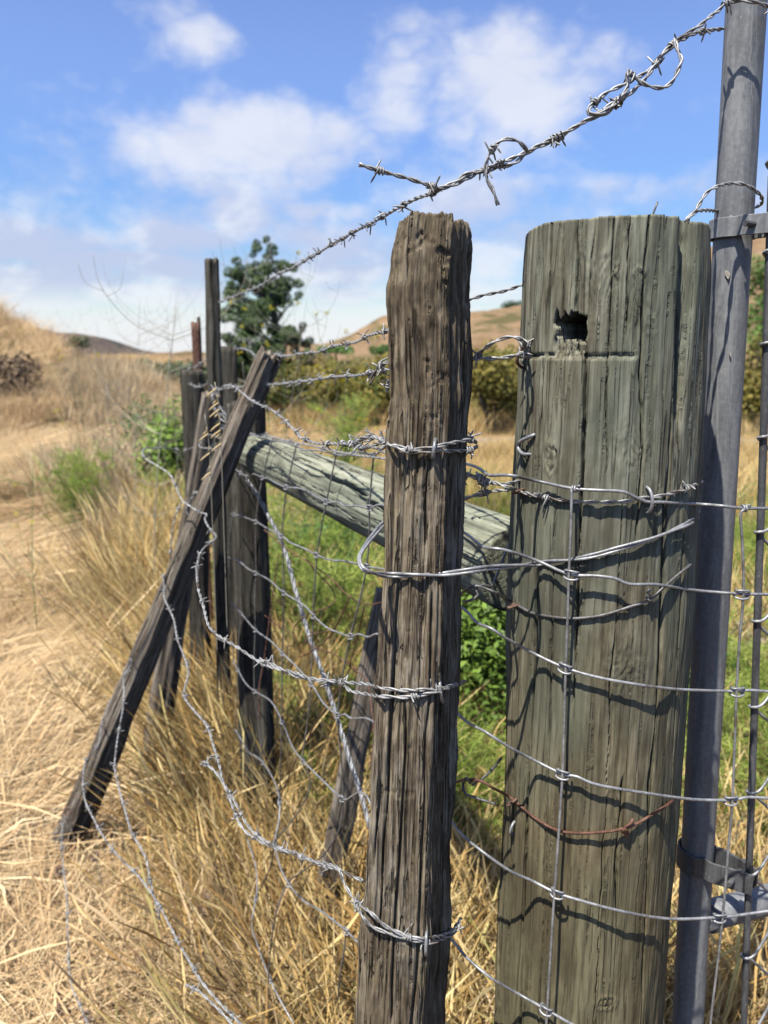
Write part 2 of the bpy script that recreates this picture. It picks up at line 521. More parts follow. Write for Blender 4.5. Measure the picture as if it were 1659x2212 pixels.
az_ = np.linspace(0, 2 * math.pi, 361)[:-1]
rr_ = np.concatenate([[0.0], np.geomspace(0.15, 2500, 190)])
A_, R_ = np.meshgrid(az_, rr_)
gx, gy = (R_ * np.sin(A_)).ravel(), (R_ * np.cos(A_)).ravel()
gz = ground_z(gx, gy)

m, n = new_mat('dry_field_soil')
tcg = n.n('ShaderNodeTexCoord').outputs['Object']
a = n.noise(tcg, 3.0, 6, 0.65)
b = n.noise(tcg, 60.0, 5, 0.7)
gsep = n.n('ShaderNodeSeparateXYZ', ins={0: tcg})
c = n.ramp(n.m('ADD', n.m('MULTIPLY', a, 0.5), n.m('MULTIPLY', b, 0.5)), [(0.35, (0.16, 0.095, 0.045)), (0.5, (0.34, 0.225, 0.115)), (0.65, (0.50, 0.37, 0.20))])
pth = n.m('ABSOLUTE', n.m('ADD', gsep.outputs[0], n.m('ADD', n.m('MULTIPLY', gsep.outputs[1], 0.42), n.m('MULTIPLY', n.noise(tcg, 1.2, 3), 0.5))))
c = n.mix(n.m('MULTIPLY', n.mapr(pth, 0.75, 0.3), 0.8), c, (0.60, 0.47, 0.29))
finish(n, c, 0.95, 0, b, 0.8, 0.02, 0.1, k=0.85)
g = grid_mesh('ground', np.stack([gx, gy, gz], 1), len(rr_), len(az_), m, wrap=True)
tag(g, 'dry straw coloured field ground under the fence and the grass', kind='structure')


def hill_mat(name, c1, c2, c3, green, gamt, sc, track=False):
    m, n = new_mat(name)
    t = n.n('ShaderNodeTexCoord').outputs['Object']
    a = n.noise(t, sc, 6, 0.6, 0.6)
    b = n.noise(t, sc * 9, 5, 0.65)
    c = n.ramp(n.m('ADD', n.m('MULTIPLY', a, 0.55), n.m('MULTIPLY', b, 0.45)), [(0.36, c1), (0.5, c2), (0.64, c3)])
    st = n.scale(t, (1, 1, 2.6))
    gmask = n.m('MULTIPLY', n.mapr(n.noise(st, sc * 1.7, 5, 0.62, 0.8), 0.53, 0.60), gamt)
    c = n.mix(gmask, c, green)
    if track:
        r = n.m('ABSOLUTE', n.m('SUBTRACT', n.noise(st, sc * 0.9, 2, 0.4, 1.2), 0.5))
        c = n.mix(n.mapr(r, 0.012, 0.0, 0, 0.7), c, (0.42, 0.30, 0.20))
    finish(n, c, 0.95, 0, b, 0.6, 1.0, 0.05)
    return m


def ridge(name, pts, Yr, Yb, zb, mat, rows=40, step=6, rough=0.0, back=0.6):
    px = np.arange(pts[0][0], pts[-1][0] + step, step, dtype=float)
    py = np.interp(px, [p[0] for p in pts], [p[1] for p in pts])
    k = np.array([1, 2, 3, 2, 1.]); k /= k.sum()
    py = np.convolve(np.pad(py, 2, 'edge'), k, 'valid')
    top = np.array([P(a_, b_, Yr) for a_, b_ in zip(px, py)])
    rows_t = np.concatenate([np.linspace(0, 1, rows), np.linspace(1, 1 + back, 8)[1:]])
    V = []
    for t in rows_t:
        Y = Yb + (Yr - Yb) * t
        h = 1 - abs(1 - t) ** 1.6 if t <= 1 else 1 - ((t - 1) / back) ** 1.5 * 0.8
        z = zb + (top[:, 2] - zb) * h
        bump = rough * fbm(top[:, 0] / (Yr * 0.10), Y / (Yr * 0.10), 0, 4, 3) * math.sin(min(t, 1) * math.pi) + rough * 0.10 * fbm(top[:, 0] / (Yr * 0.012), Y / (Yr * 0.012), 0, 3, 9)
        V.append(np.stack([top[:, 0], np.full(len(px), Y), z + bump], 1))
    return grid_mesh(name, np.vstack(V), len(rows_t), len(px), mat)


hm = hill_mat('golden_hillside', (0.22, 0.145, 0.080), (0.32, 0.215, 0.120), (0.42, 0.295, 0.175), (0.11, 0.115, 0.045), 0.75, 0.035, True)
hill_pts = [(380, 820), (480, 790), (600, 752), (650, 742), (700, 745), (745, 742), (790, 722), (830, 706), (900, 692), (1030, 680), (1110, 668), (1200, 640),
            (1350, 590), (1540, 531), (1620, 512), (1700, 498), (1900, 480), (2200, 500), (2700, 560), (3300, 640)]
tag(ridge('hill', hill_pts, 240, 90, -2.0, hm, 60, 6, 2.6), 'golden dry hill rising behind the orchard with faint tracks', kind='structure')
mm = hill_mat('far_brown_mountain', (0.105, 0.085, 0.075), (0.16, 0.125, 0.10), (0.21, 0.165, 0.13), (0.05, 0.065, 0.06), 0.8, 0.006)
m_pts = [(-1500, 700), (-700, 640), (-200, 680), (0, 700), (60, 704), (100, 714), (130, 728), (158, 722), (185, 721), (220, 742), (260, 762), (300, 772), (480, 790)]
tag(ridge('mountain', m_pts, 1100, 700, -4, mm, 40, 6, 8), 'far purple brown mountain ridge above the path', kind='structure')

# pale gravel track in front of the orchard
m, n = new_mat('pale_gravel')
t = n.n('ShaderNodeTexCoord').outputs['Object']
finish(n, n.ramp(n.noise(t, 25, 6, 0.75), [(0.35, (0.26, 0.23, 0.20)), (0.55, (0.46, 0.42, 0.38)), (0.7, (0.62, 0.58, 0.53))]), 0.95, 0, n.noise(t, 60, 4), 0.7, 0.02, 0.1)
tx, ty = np.meshgrid(np.linspace(-0.5, 14, 90), np.linspace(9.9, 11.5, 14))
ty = ty + 0.10 * fbm(tx * 0.8, ty * 0, 0, 3, 2) + tx * 0.02
tv = np.stack([tx.ravel(), ty.ravel(), ground_z(tx.ravel(), ty.ravel()) + 0.035], 1)
tag(grid_mesh('gravel_track', tv, 14, 90, m), 'pale gravel track in front of the orchard bushes', kind='structure')


# ------------------------------------------------------------------ plants
def blades(N, spread, h0, h1, wd, lean=0.3, curl=0.35, K=4, seed=0.3, flat=0.0, dirn=None, jit=1.0, rs=None):
    """N curved tapering blades -> V, F, tint"""
    R = rs or NR
    base = R.uniform(-1, 1, (N, 2)) * spread
    h = R.uniform(h0, h1, N)
    th = R.uniform(0, 2 * math.pi, N)
    if dirn is not None:
        th = dirn + R.normal(0, jit, N)
    ln = np.abs(R.normal(lean, lean * 0.5, N))
    cu = R.uniform(0.3, 1.0, N) * curl
    sh = R.rand(N) < seed
    ts = np.linspace(0, 1, K + 1)
    D = np.stack([np.cos(th), np.sin(th), np.zeros(N)], 1)
    wth = R.uniform(0, math.pi, N)
    WV = np.stack([np.cos(wth), np.sin(wth), R.uniform(-.3, .3, N)], 1)
    if flat > 0:
        WV = np.stack([-D[:, 1], D[:, 0], R.uniform(-.7, .7, N)], 1)
    ww = wd * R.uniform(0.6, 1.4, N)
    V = np.zeros((N, K + 1, 2, 3))
    for i, t in enumerate(ts):
        horiz = (ln * t + cu * t * t) * h
        vert = h * (t * (1 - flat) - 0.35 * cu * t * t) + flat * 0.06 * math.sin(t * 3.1)
        c = np.concatenate([base, np.zeros((N, 1))], 1) + D * horiz[:, None] + np.array((0, 0, 1.0)) * vert[:, None]
        c = c + D[:, [1, 0, 2]] * np.array((-1, 1, 0)) * (R.normal(0, 0.012, N) * t)[:, None]
        prof = (1 - t) ** 0.6 * (0.9 if t < 1 else 0) + 0.08
        k = np.where(sh & (0.68 < t < 0.99), 2.4, prof)
        V[:, i, 0] = c - WV * (ww * k)[:, None] * 0.5
        V[:, i, 1] = c + WV * (ww * k)[:, None] * 0.5
    nb = (K + 1) * 2
    i0 = (np.arange(N) * nb)[:, None]
    f = []
    for i in range(K):
        f.append(np.stack([i0 + 2 * i, i0 + 2 * i + 1, i0 + 2 * i + 3, i0 + 2 * i + 2], -1).reshape(-1, 4))
    tint = np.repeat(R.rand(N), nb)
    return V.reshape(-1, 3), np.vstack(f), tint


def quads(name, V, f, tint, mat):
    me = bpy.data.meshes.new(name)
    me.vertices.add(len(V))
    me.vertices.foreach_set('co', np.asarray(V, np.float32).ravel())
    me.loops.add(f.size)
    me.loops.foreach_set('vertex_index', f.ravel().astype(np.int32))
    me.polygons.add(len(f))
    me.polygons.foreach_set('loop_start', np.arange(0, f.size, f.shape[1], dtype=np.int32))
    at = me.attributes.new('tint', 'FLOAT', 'POINT')
    at.data.foreach_set('value', np.asarray(tint, np.float32))
    me.update(calc_edges=True)
    me.materials.append(mat)
    return me


def cat_vf(parts):
    V, F_, T, k = [], [], [], 0
    for v, f, t in parts:
        V.append(v); F_.append(f + k); T.append(t)
        k += len(v)
    return np.vstack(V), np.vstack(F_), np.concatenate(T)


def scatter(name, label, meshes, pts, rot, scl):
    """one object: real blades instanced on points"""
    colx = bpy.data.collections.new(name + '_kinds')
    for i, me in enumerate(meshes):
        colx.objects.link(bpy.data.objects.new('%s_kind_%02d' % (name, i), me))
    me = bpy.data.meshes.new(name)
    me.vertices.add(len(pts))
    me.vertices.foreach_set('co', np.asarray(pts, np.float32).ravel())
    for k, typ, fld, arr in (('rot', 'FLOAT_VECTOR', 'vector', rot), ('scl', 'FLOAT', 'value', scl)):
        at = me.attributes.new(k, typ, 'POINT')
        at.data.foreach_set(fld, np.asarray(arr, np.float32).ravel())
    at = me.attributes.new('idx', 'INT', 'POINT')
    at.data.foreach_set('value', NR.randint(0, len(meshes), len(pts)).astype(np.int32))
    me.update()
    o = link(name, me)
    tag(o, label, kind='stuff')
    ng = bpy.data.node_groups.new(name + '_scatter', 'GeometryNodeTree')
    ng.interface.new_socket('Geometry', in_out='INPUT', socket_type='NodeSocketGeometry')
    ng.interface.new_socket('Geometry', in_out='OUTPUT', socket_type='NodeSocketGeometry')
    N_ = ng.nodes.new
    gi, go = N_('NodeGroupInput'), N_('NodeGroupOutput')
    ci = N_('GeometryNodeCollectionInfo')
    ci.inputs['Collection'].default_value = colx
    ci.inputs['Separate Children'].default_value = True
    ci.inputs['Reset Children'].default_value = True
    ip = N_('GeometryNodeInstanceOnPoints')
    ip.inputs['Pick Instance'].default_value = True
    L = ng.links.new
    for nm, typ, sock in (('rot', 'FLOAT_VECTOR', 'Rotation'), ('scl', 'FLOAT', 'Scale'), ('idx', 'INT', 'Instance Index')):
        na = N_('GeometryNodeInputNamedAttribute')
        na.data_type = typ
        na.inputs['Name'].default_value = nm
        out = [s_ for s_ in na.outputs if s_.enabled and s_.name == 'Attribute'][0]
        L(out, ip.inputs[sock])
    L(gi.outputs[0], ip.inputs['Points'])
    L(ci.outputs[0], ip.inputs['Instance'])
    L(ip.outputs[0], go.inputs[0])
    md = o.modifiers.new('scatter', 'NODES')
    md.node_group = ng
    return o


def wedge(n, y0, y1, umin=-0.75, umax=0.75, power=1.0):
    """random ground points between distances y0..y1 in the part of the field one can see"""
    t = NR.rand(n) ** power
    y = np.sqrt(y0 ** 2 + (y1 ** 2 - y0 ** 2) * t)
    x = NR.uniform(umin, umax, n) * y
    return x, y


def put(x, y, keep, tilt=0.12, s0=0.7, s1=1.25, sfun=None, rz=None, dz=0.0):
    x, y = x[keep], y[keep]
    n_ = len(x)
    pts = np.stack([x, y, ground_z(x, y) + dz - 0.01], 1)
    rot = np.stack([NR.normal(0, tilt, n_), NR.normal(0, tilt, n_), NR.uniform(0, 6.283, n_) if rz is None else NR.normal(rz, 0.55, n_)], 1)
    s_ = NR.uniform(s0, s1, n_)
    if sfun is not None:
        s_ = s_ * sfun(x, y)
    return pts, rot, s_


def patch(nm, mat, kinds, spread, nvar):
    """a few square patches of growing blades; kinds = rows of arguments for blades()"""
    out = []
    for _ in range(nvar):
        out.append(quads(nm, *cat_vf([blades(N, spread, *rest) for (N, rest) in kinds]), mat))
    return out


K_near = patch('dry_patch', M['dry'], [(620, (0.14, 0.38, 0.0015, 0.32, 0.55, 5, 0.15)), (230, (0.30, 0.52, 0.0019, 0.22, 0.35, 6, 0.85)), (260, (0.05, 0.20, 0.0013, 0.9, 0.7, 4, 0.0))], 0.26, 5)
K_line = patch('tall_patch', M['dry'], [(420, (0.28, 0.62, 0.0017, 0.22, 0.35, 6, 0.75)), (300, (0.15, 0.35, 0.0015, 0.4, 0.6, 5, 0.2))], 0.20, 4)
K_straw = patch('straw_patch', M['straw'], [(620, (0.18, 0.42, 0.0015, 0.95, 0.3, 5, 0.25, 0.72, 0.0, 0.6)), (380, (0.06, 0.20, 0.0014, 0.9, 0.6, 5, 0.2, 0.4))], 0.28, 5)
K_gold = patch('gold_patch', M['dry'], [(260, (0.12, 0.36, 0.0015, 0.55, 0.7, 5, 0.4)), (60, (0.25, 0.50, 0.0017, 0.30, 0.35, 6, 0.9))], 0.28, 4)
K_brown = patch('weed_patch', M['brown'], [(520, (0.22, 0.62, 0.0028, 0.18, 0.25, 4, 0.55)), (200, (0.10, 0.35, 0.0024, 0.5, 0.6, 4, 0.1))], 0.36, 5)
K_weedgold = patch('gold_weed_patch', M['straw'], [(420, (0.20, 0.60, 0.0026, 0.22, 0.35, 4, 0.6))], 0.36, 4)
K_brown_n = patch('brown_patch', M['brown'], [(300, (0.12, 0.42, 0.0018, 0.22, 0.35, 5, 0.6))], 0.20, 4)
K_far = patch('far_patch', M['dry'], [(500, (0.16, 0.42, 0.0050, 0.3, 0.5, 3, 0.4))], 0.5, 4)
K_rust = patch('rusty_patch', M['rusty_grass'], [(700, (0.14, 0.40, 0.0042, 0.35, 0.6, 3, 0.6))], 0.5, 4)
K_fstraw = patch('far_straw_patch', M['straw'], [(600, (0.12, 0.36, 0.0042, 0.8, 0.5, 3, 0.2, 0.4))], 0.5, 4)
K_green = patch('green_patch', M['green_blade'], [(90, (0.10, 0.34, 0.0034, 0.35, 0.6, 4, 0.0))], 0.16, 4)


def off(x, y):              # distance from the path's middle line, positive towards the fence
    return x - path_x(y)


def nzm(x, y, s_, sd_):
    return fbm(x * s_, y * s_, 0, 3, sd_)


def grow(name, lab, kinds, n_, y0, y1, u0, u1, keep, tilt=0.06, s0=0.7, s1=1.2, sfun=None, rz=None, power=1.0, dz=0.0):
    x, y = wedge(n_, y0, y1, u0, u1, power)
    scatter(name, lab, kinds, *put(x, y, keep(x, y), tilt, s0, s1, sfun, rz, dz))


grow('grass', 'golden tangled dry grass growing under the wire fence', K_near, 760, 0.8, 3.8, -0.75, 0.75,
     lambda x, y: (off(x, y) > 0.34 + 0.12 * sstep(2.6, 1.4, y) + 0.12 * nzm(x, y, 3, 1)) & (~((x > fence_x(y) + .10) & (y > 1.55) & (NR.rand(len(x)) < .9))), 0.08, 0.7, 1.05, lambda x, y: 1 - 0.58 * sstep(-.12, -.30, x / y) * sstep(2.6, 1.8, y) - 0.22 * sstep(1.9, 2.6, y))
grow('fence_line_grass', 'tall golden grass standing along the fence line round the stakes', K_line, 420, 1.25, 5.0, -0.6, 0.3,
     lambda x, y: (x > fence_x(y) + 0.02 - 0.30 * sstep(1.7, 3.2, y)) & (x < fence_x(y) + 0.03) & (x > -0.30 * y - 0.1 * (y - 1.3)), 0.08, 0.8, 1.1, lambda x, y: 0.68 + 0.40 * sstep(1.4, 2.2, y))
grow('post_foot_grass', 'tall dry grass and weeds hiding the feet of the far stakes', K_line, 110, 1.55, 2.6, -0.34, -0.05,
     lambda x, y: (x > fence_x(y) - 0.02) & (x < fence_x(y) + 0.40), 0.08, 0.75, 1.0)
grow('verge_grass', 'thin brown and golden stems standing along the path verge', K_brown_n + K_gold, 900, 1.3, 7.0, -0.62, 0.0,
     lambda x, y: (off(x, y) > 0.06) & (off(x, y) < 0.9) & (nzm(x, y, 2.4, 91) > -0.15), 0.10, 0.6, 1.0, lambda x, y: 0.55 + 0.55 * sstep(1.6, 3.2, y))
grow('brown_grass', 'brown seeding grass tufts among the golden grass', K_brown_n, 480, 0.9, 5.5, -0.6, 0.6,
     lambda x, y: (nzm(x, y, 1.6, 4) > -0.1) & (off(x, y) > 0.42), 0.08, 0.7, 1.15)
grow('flattened_straw', 'pale flattened straw lying over the path', K_straw, 2300, 0.9, 7.0, -0.98, 0.0,
     lambda x, y: (off(x, y) < 0.34 + 0.16 * sstep(2.3, 1.4, y) - 0.10 * sstep(3, 5, y) + 0.15 * nzm(x, y, 2.2, 8)) & (off(x, y) > -1.0), 0.12, 0.75, 1.3, lambda x, y: 1 - 0.45 * sstep(.35, .2, np.abs(off(x, y))) * sstep(2.2, 3.2, y), 0.75, 0.8, 0.02)
grow('trampled_grass', 'golden grass growing up through the flattened straw', K_gold, 900, 0.9, 7.0, -0.98, 0.0,
     lambda x, y: (off(x, y) < 0.55) & (nzm(x, y, 1.4, 21) > -0.2) & ((np.abs(off(x, y)) > .26) | (y < 2.2)) & ((y > 2.2) | (NR.rand(len(x)) < .45)), 0.10, 0.35, 0.7, lambda x, y: 0.62 + 0.38 * sstep(1.6, 3.0, y))
grow('tall_weeds', 'tall brown seeding weeds between the path and the fence', K_brown, 1700, 2.3, 18, -0.62, 0.1,
     lambda x, y: (off(x, y) > 0.30 + 0.28 * sstep(4.2, 2.6, y) + 0.12 * nzm(x, y, 0.8, 3)) & (x < fence_x(y) + 0.2) & (off(x, y) > 0.40) & (nzm(x, y, 0.9, 61) > -0.35), 0.05, 0.7, 1.1, lambda x, y: 0.42 + 0.63 * sstep(2.4, 5.0, y), None, 1.3)
grow('golden_weeds', 'pale golden seeding grass mixed with the tall weeds', K_weedgold, 1300, 2.5, 20, -0.65, 0.1,
     lambda x, y: (off(x, y) > 0.42 + 0.22 * sstep(4.2, 2.6, y)) & (x < fence_x(y) + 0.2) & (nzm(x, y, 0.9, 61) < 0.25), 0.06, 0.65, 1.05, lambda x, y: 0.42 + 0.58 * sstep(2.4, 5.0, y), None, 1.3)
grow('bank_grass', 'rusty golden grass covering the bank beside the path', K_rust + K_fstraw[:2], 2600, 5.0, 38, -0.95, 0.05,
     lambda x, y: ((off(x, y) > 0.85) | (off(x, y) < -0.45)) & (x < fence_x(y) + 0.3), 0.05, 0.7, 1.1, lambda x, y: 1 + y / 40)
grow('orange_grass', 'orange brown grass on the far side of the path', K_rust, 800, 2.4, 9, -1.1, -0.2, lambda x, y: off(x, y) < -0.40, 0.05, 0.55, 0.95)
grow('path_straw', 'bright bleached straw on the worn path', K_fstraw, 2200, 3.0, 24, -0.7, 0.0, lambda x, y: np.abs(off(x, y)) < 0.5, 0.05, 0.3, 0.6, lambda x, y: 1 + y / 25)
grow('field_grass', 'pale dry grass of the field behind the fence', K_far + K_fstraw, 1100, 2.6, 10.0, -0.42, 0.78,
     lambda x, y: (x > fence_x(y)) & (y < 9.6), 0.05, 0.6, 1.05)
grow('orchard_grass', 'dry grass around the orchard bushes', K_far, 900, 11.8, 42, -0.35, 0.9, lambda x, y: (x > fence_x(y)) | (y > 14), 0.05, 0.7, 1.1, lambda x, y: 1 + y / 40)
grow('green_grass', 'fresh green grass growing inside the fence', K_green, 520, 1.2, 5.5, -0.45, 0.75, lambda x, y: (x > fence_x(y) + 0.05) & (nzm(x, y, 1.8, 31) > -0.05), 0.1, 0.6, 1.15)
grow('green_weeds', 'scattered green blades among the straw', K_green, 620, 1.0, 7.5, -0.75, 0.1, lambda x, y: nzm(x, y, 2.2, 41) > 0.05, 0.15, 0.4, 0.8)


def leaf_cloud(n_, lumps, size, flat=0.7):
    """leaf sized faces spread through lumps [(centre, radii, weight)] -> V,F,tint"""
    wts = np.array([l[2] for l in lumps], float)
    wts /= wts.sum()
    idx = NR.choice(len(lumps), n_, p=wts)
    C_ = np.array([l[0] for l in lumps], float)[idx]
    R2 = np.array([l[1] for l in lumps], float)[idx]
    d = NR.normal(0, 1, (n_, 3))
    d /= np.linalg.norm(d, axis=1)[:, None]
    rr = NR.uniform(0.35, 1.0, n_) ** 0.5
    c = C_ + d * R2 * rr[:, None]
    a = NR.normal(0, 1, (n_, 3)); a /= np.linalg.norm(a, axis=1)[:, None]
    nn = d * 0.6 + np.array((0, 0, 0.5)) + NR.normal(0, 0.5, (n_, 3))
    b = np.cross(nn, a); b /= np.linalg.norm(b, axis=1)[:, None] + 1e-9
    a = np.cross(b, nn); a /= np.linalg.norm(a, axis=1)[:, None] + 1e-9
    s_ = size * NR.uniform(0.6, 1.4, n_)[:, None]
    V = np.stack([c - a * s_, c + b * s_ * 0.42, c + a * s_, c - b * s_ * 0.42], 1).reshape(-1, 3)
    f = np.arange(n_ * 4).reshape(-1, 4)
    t = np.repeat(np.clip(_h(idx, idx * 3, idx * 7, 3) * 0.45 + NR.rand(n_) * 0.6, 0, 1), 4)
    return V, f, t


def bush(name, label, cat, px, Y, w_, h_, nleaf, size, mat, group=None, lumps=9, dark=None, rnd=1.0, base_py=None):
    x0 = P(px, 800, Y)[0]
    z0 = float(ground_z(x0, Y))
    o = empty(name, label, cat, (x0, Y, z0), group)
    L_ = []
    for i in range(lumps):
        a_ = NR.uniform(0, 6.28)
        r_ = NR.rand() ** 0.5 * 0.36 * w_
        zc = NR.uniform(0.28, 0.80) * h_
        k_ = 1 - 0.45 * (zc / h_)
        L_.append(((math.cos(a_) * r_ * k_, math.sin(a_) * r_ * k_, zc), (w_ * 0.22 * NR.uniform(.7, 1.2), w_ * 0.22 * NR.uniform(.7, 1.2), h_ * 0.20 * NR.uniform(.7, 1.3)), 1))
    me = quads('foliage', *leaf_cloud(nleaf, L_, size), mat)
    link('foliage', me, o)
    mb = MB()
    for i in range(5):
        a_ = NR.uniform(0, 6.28)
        tip = (math.cos(a_) * w_ * 0.25, math.sin(a_) * w_ * 0.25, h_ * 0.7)
        mb.tube(spline([(0.02 * i, 0, -0.05), (tip[0] * .4, tip[1] * .3, h_ * .3), tip], h_ / 6), np.linspace(0.012 * h_ + 0.003, 0.004, len(spline([(0.02 * i, 0, -0.05), (tip[0] * .4, tip[1] * .3, h_ * .3), tip], h_ / 6))), 5)
    mb.build('stem', M['bark'], o)
    return o


# the tall dark tree behind the fence
def tree():
    Y = 15.0
    base = P(600, 800, Y)
    z0 = float(ground_z(base[0], Y))
    o = empty('tree', 'dark green narrow tree standing behind the tall stake', 'tree', (base[0], Y, z0))
    mb = MB()
    H_ = P(600, 525, Y)[2] - z0
    tr = spline([(0.15, 0, -0.1), (0.1, 0.05, H_ * .25), (0.0, 0, H_ * .5), (-0.12, 0, H_ * .75), (-0.15, 0, H_ * .93)], 0.2)
    mb.tube(tr, np.linspace(0.11, 0.02, len(tr)), 8)
    lumps = []
    spec = [(575, 545, .20), (585, 530, .13), (545, 572, .20), (600, 578, .24), (505, 588, .22), (530, 600, .26), (630, 578, .15), (565, 615, .34), (600, 625, .28), (490, 630, .20), (515, 650, .30), (625, 615, .17),
            (555, 660, .36), (590, 668, .28), (500, 680, .22), (530, 700, .34), (570, 705, .36), (605, 712, .26), (490, 725, .22), (520, 745, .32), (560, 750, .36), (600, 752, .28), (632, 735, .19), (648, 722, .17), (655, 745, .15), (640, 765, .20), (650, 790, .16),
            (500, 780, .34), (545, 790, .36), (590, 790, .30), (625, 790, .17), (612, 650, .17)]
    for (a_, b_, r_) in spec:
        for q in range(5):
            c_ = P(a_ + RNG.gauss(0, 13), b_ + RNG.gauss(0, 12), Y) - np.array((base[0], Y, z0))
            c_[1] += RNG.uniform(-.5, .5)
            rq = r_ * RNG.uniform(0.30, 0.72)
            lumps.append((tuple(c_), (rq, rq, rq * .8), rq ** 2))
            if q == 0:
                k_ = int(len(tr) * min(0.9, max(0.15, (c_[2] - .4) / H_)))
                l_ = spline([tr[k_], (tr[k_] + c_) / 2 + (0, 0, .05), c_], .15)
                mb.tube(l_, np.linspace(0.03, 0.008, len(l_)), 5)
    mb.build('trunk', M['bark'], o)
    link('crown', quads('crown', *leaf_cloud(52000, lumps, 0.025), M['tree_leaf']), o)


M['brush'] = blade_mat('dead_brush', [(0.0, (0.04, 0.028, 0.018)), (0.5, (0.11, 0.075, 0.045)), (1.0, (0.34, 0.24, 0.14))], transl=0.05)
tree()
# dark trees low on the left, behind the stakes
for (px, w_, h_, lab) in ((350, 1.9, 1.0, 'low dark green tree left of the rusty stake'), (400, 1.6, 1.2, 'dark bushy tree just behind the rusty stake'),
                          (452, 1.7, 1.25, 'dark bushy tree right behind the tall stake')):
    bush('dark_bush', lab, 'bush', px, 16 + RNG.random() * 2, w_, h_, 3500, 0.05, M['tree_leaf'], 'dark bushes behind the stakes', 12)
# orchard of golden green bushes
orch = [(612, 14.5, 1.5, 1.30, 'leftmost golden green orchard bush, low beside the tree trunk'), (655, 15.2, 1.6, 1.30, 'orchard bush under the lower barbed wire, right of the leaning post'),
        (700, 14.2, 1.6, 1.38, 'golden orchard bush in front of the round dark shrub, on its left'), (748, 14.9, 1.6, 1.32, 'yellow green orchard bush directly under the round dark shrub'),
        (795, 14.0, 1.5, 1.32, 'orchard bush left of the split post behind the fennel'), (845, 14.4, 1.6, 1.34, 'orchard bush half hidden by the left edge of the split post'),
        (1060, 12.3, 1.7, 1.52, 'large golden orchard bush between the two wooden posts'), (1118, 13.6, 1.7, 1.45, 'golden orchard bush cut off by the round post'),
        (1645, 12.4, 1.6, 1.75, 'golden green orchard bush right of the steel gate tube'), (1530, 12.9, 1.7, 1.5, 'orchard bush in the gap between round post and gate tube'),
        (570, 15.8, 1.6, 1.2, 'orchard bush behind the top of the leaning post'), (1010, 15.0, 1.4, 1.40, 'orchard bush showing at the right edge of the split post')]
for (px, Y, w_, h_, lab) in orch:
    bush('orchard_bush', lab, 'bush', px, Y + RNG.uniform(-.5, .5), w_ * RNG.uniform(.72, 1.05), h_ * RNG.uniform(.86, 1.08), 5200, 0.036, M['gold_leaf'], 'golden green bushes of the orchard', 14)
# scrub on the golden hill
def on_hill(name, lab, px, py, Yd, w_, h_, group, mat='tree_leaf', nl=900):
    p = P(px, py, Yd)
    o = empty(name, lab, 'bush', (p[0], p[1], p[2] - h_ * 0.4), group)
    L_ = [((NR.uniform(-.35, .35) * w_, NR.uniform(-.3, .3) * w_, NR.uniform(.25, .7) * h_), (w_ * .25, w_ * .25, h_ * .28), 1) for _ in range(9)]
    link('foliage', quads('foliage', *leaf_cloud(nl, L_, w_ * 0.05), M[mat]), o)
    mb = MB()
    mb.tube(spline([(0, 0, -h_ * .6), (0, 0, h_ * .5)], h_), 0.03 * w_, 5)
    mb.build('trunk', M['bark'], o)


on_hill('hill_shrub', 'small round green bush on the skyline above the path', 168, 742, 34, 0.85, 0.62, None, nl=1200)
on_hill('hill_shrub', 'round dark shrub at the foot of the golden hill', 735, 806, 60, 2.6, 2.3, None, nl=1500)
for (px, py, Yd, w_, h_, lab) in ((1100, 668, 236, 5.5, 4.5, 'dark tree on the hill skyline beside the round post'), (1085, 676, 238, 4, 3, 'small tree left of the skyline tree'),
                                  (1118, 664, 236, 5, 4.5, 'skyline tree touching the round post'), (1095, 785, 75, 4.0, 2.4, 'green shrub on the lower slope behind the wire loop'),
                                  (1050, 782, 75, 4.2, 2.0, 'wide green shrub on the slope right of the split post'), (650, 806, 60, 3.2, 1.5, 'dark shrub at the hill foot left of the round shrub'),
                                  (690, 808, 60, 2.6, 1.2, 'low dark shrub between tree and round shrub'), (725, 757, 110, 5.0, 1.4, 'flat green scrub patch below the hill top'),
                                  (830, 758, 115, 4.5, 1.8, 'green scrub patch on the hill left of the split post'),
                                  (1655, 600, 60, 4.0, 3.4, 'pale green tree high on the slope right of the gate tube'), (1650, 680, 50, 3.0, 3.0, 'green tree on the slope beside the gate tube'),
                                  (1640, 745, 42, 2.2, 2.0, 'green shrub just above the orchard bush by the gate')):
    on_hill('hill_shrub', lab, px, py, Yd, w_, h_, 'shrubs on the golden hill', 'leaf' if px > 1600 or 'green' in lab else 'tree_leaf')

bush('brush_mound', 'dark brown mound of dead brush on the left bank', 'brush', 10, 9.2, 1.25, 0.62, 6000, 0.028, M['brush'], None, 16)
bush('green_shrub', 'leafy green shrub in the tall weeds left of the stakes', 'bush', 365, 5.2, 0.95, 1.02, 4600, 0.022, M['bright_leaf'], None, 12)
bush('green_shrub', 'small dull green shrub standing in the tall brown weeds', 'bush', 300, 7.0, 0.8, 0.85, 1400, 0.020, M['leaf'], None, 12)
bush('leafy_weed', 'bright green leafy weed between split post and round post', 'weed', 1050, 2.0, 0.72, 0.80, 9500, 0.0125, M['bright_leaf'], None, 16)
bush('leafy_weed', 'green leafy weed behind the round post beside the gate tube', 'weed', 1475, 2.05, 0.5, 0.55, 4000, 0.0125, M['leaf'], None, 14)
bush('leafy_weed', 'dark leafy bush under the middle of the rail behind the mesh', 'weed', 700, 3.2, 0.7, 0.62, 5000, 0.015, M['leaf'], None, 14)
bush('leafy_weed', 'leafy bush behind the rusty wire tangle and brace wire', 'weed', 610, 2.9, 0.55, 0.55, 3800, 0.014, M['leaf'], None, 12)
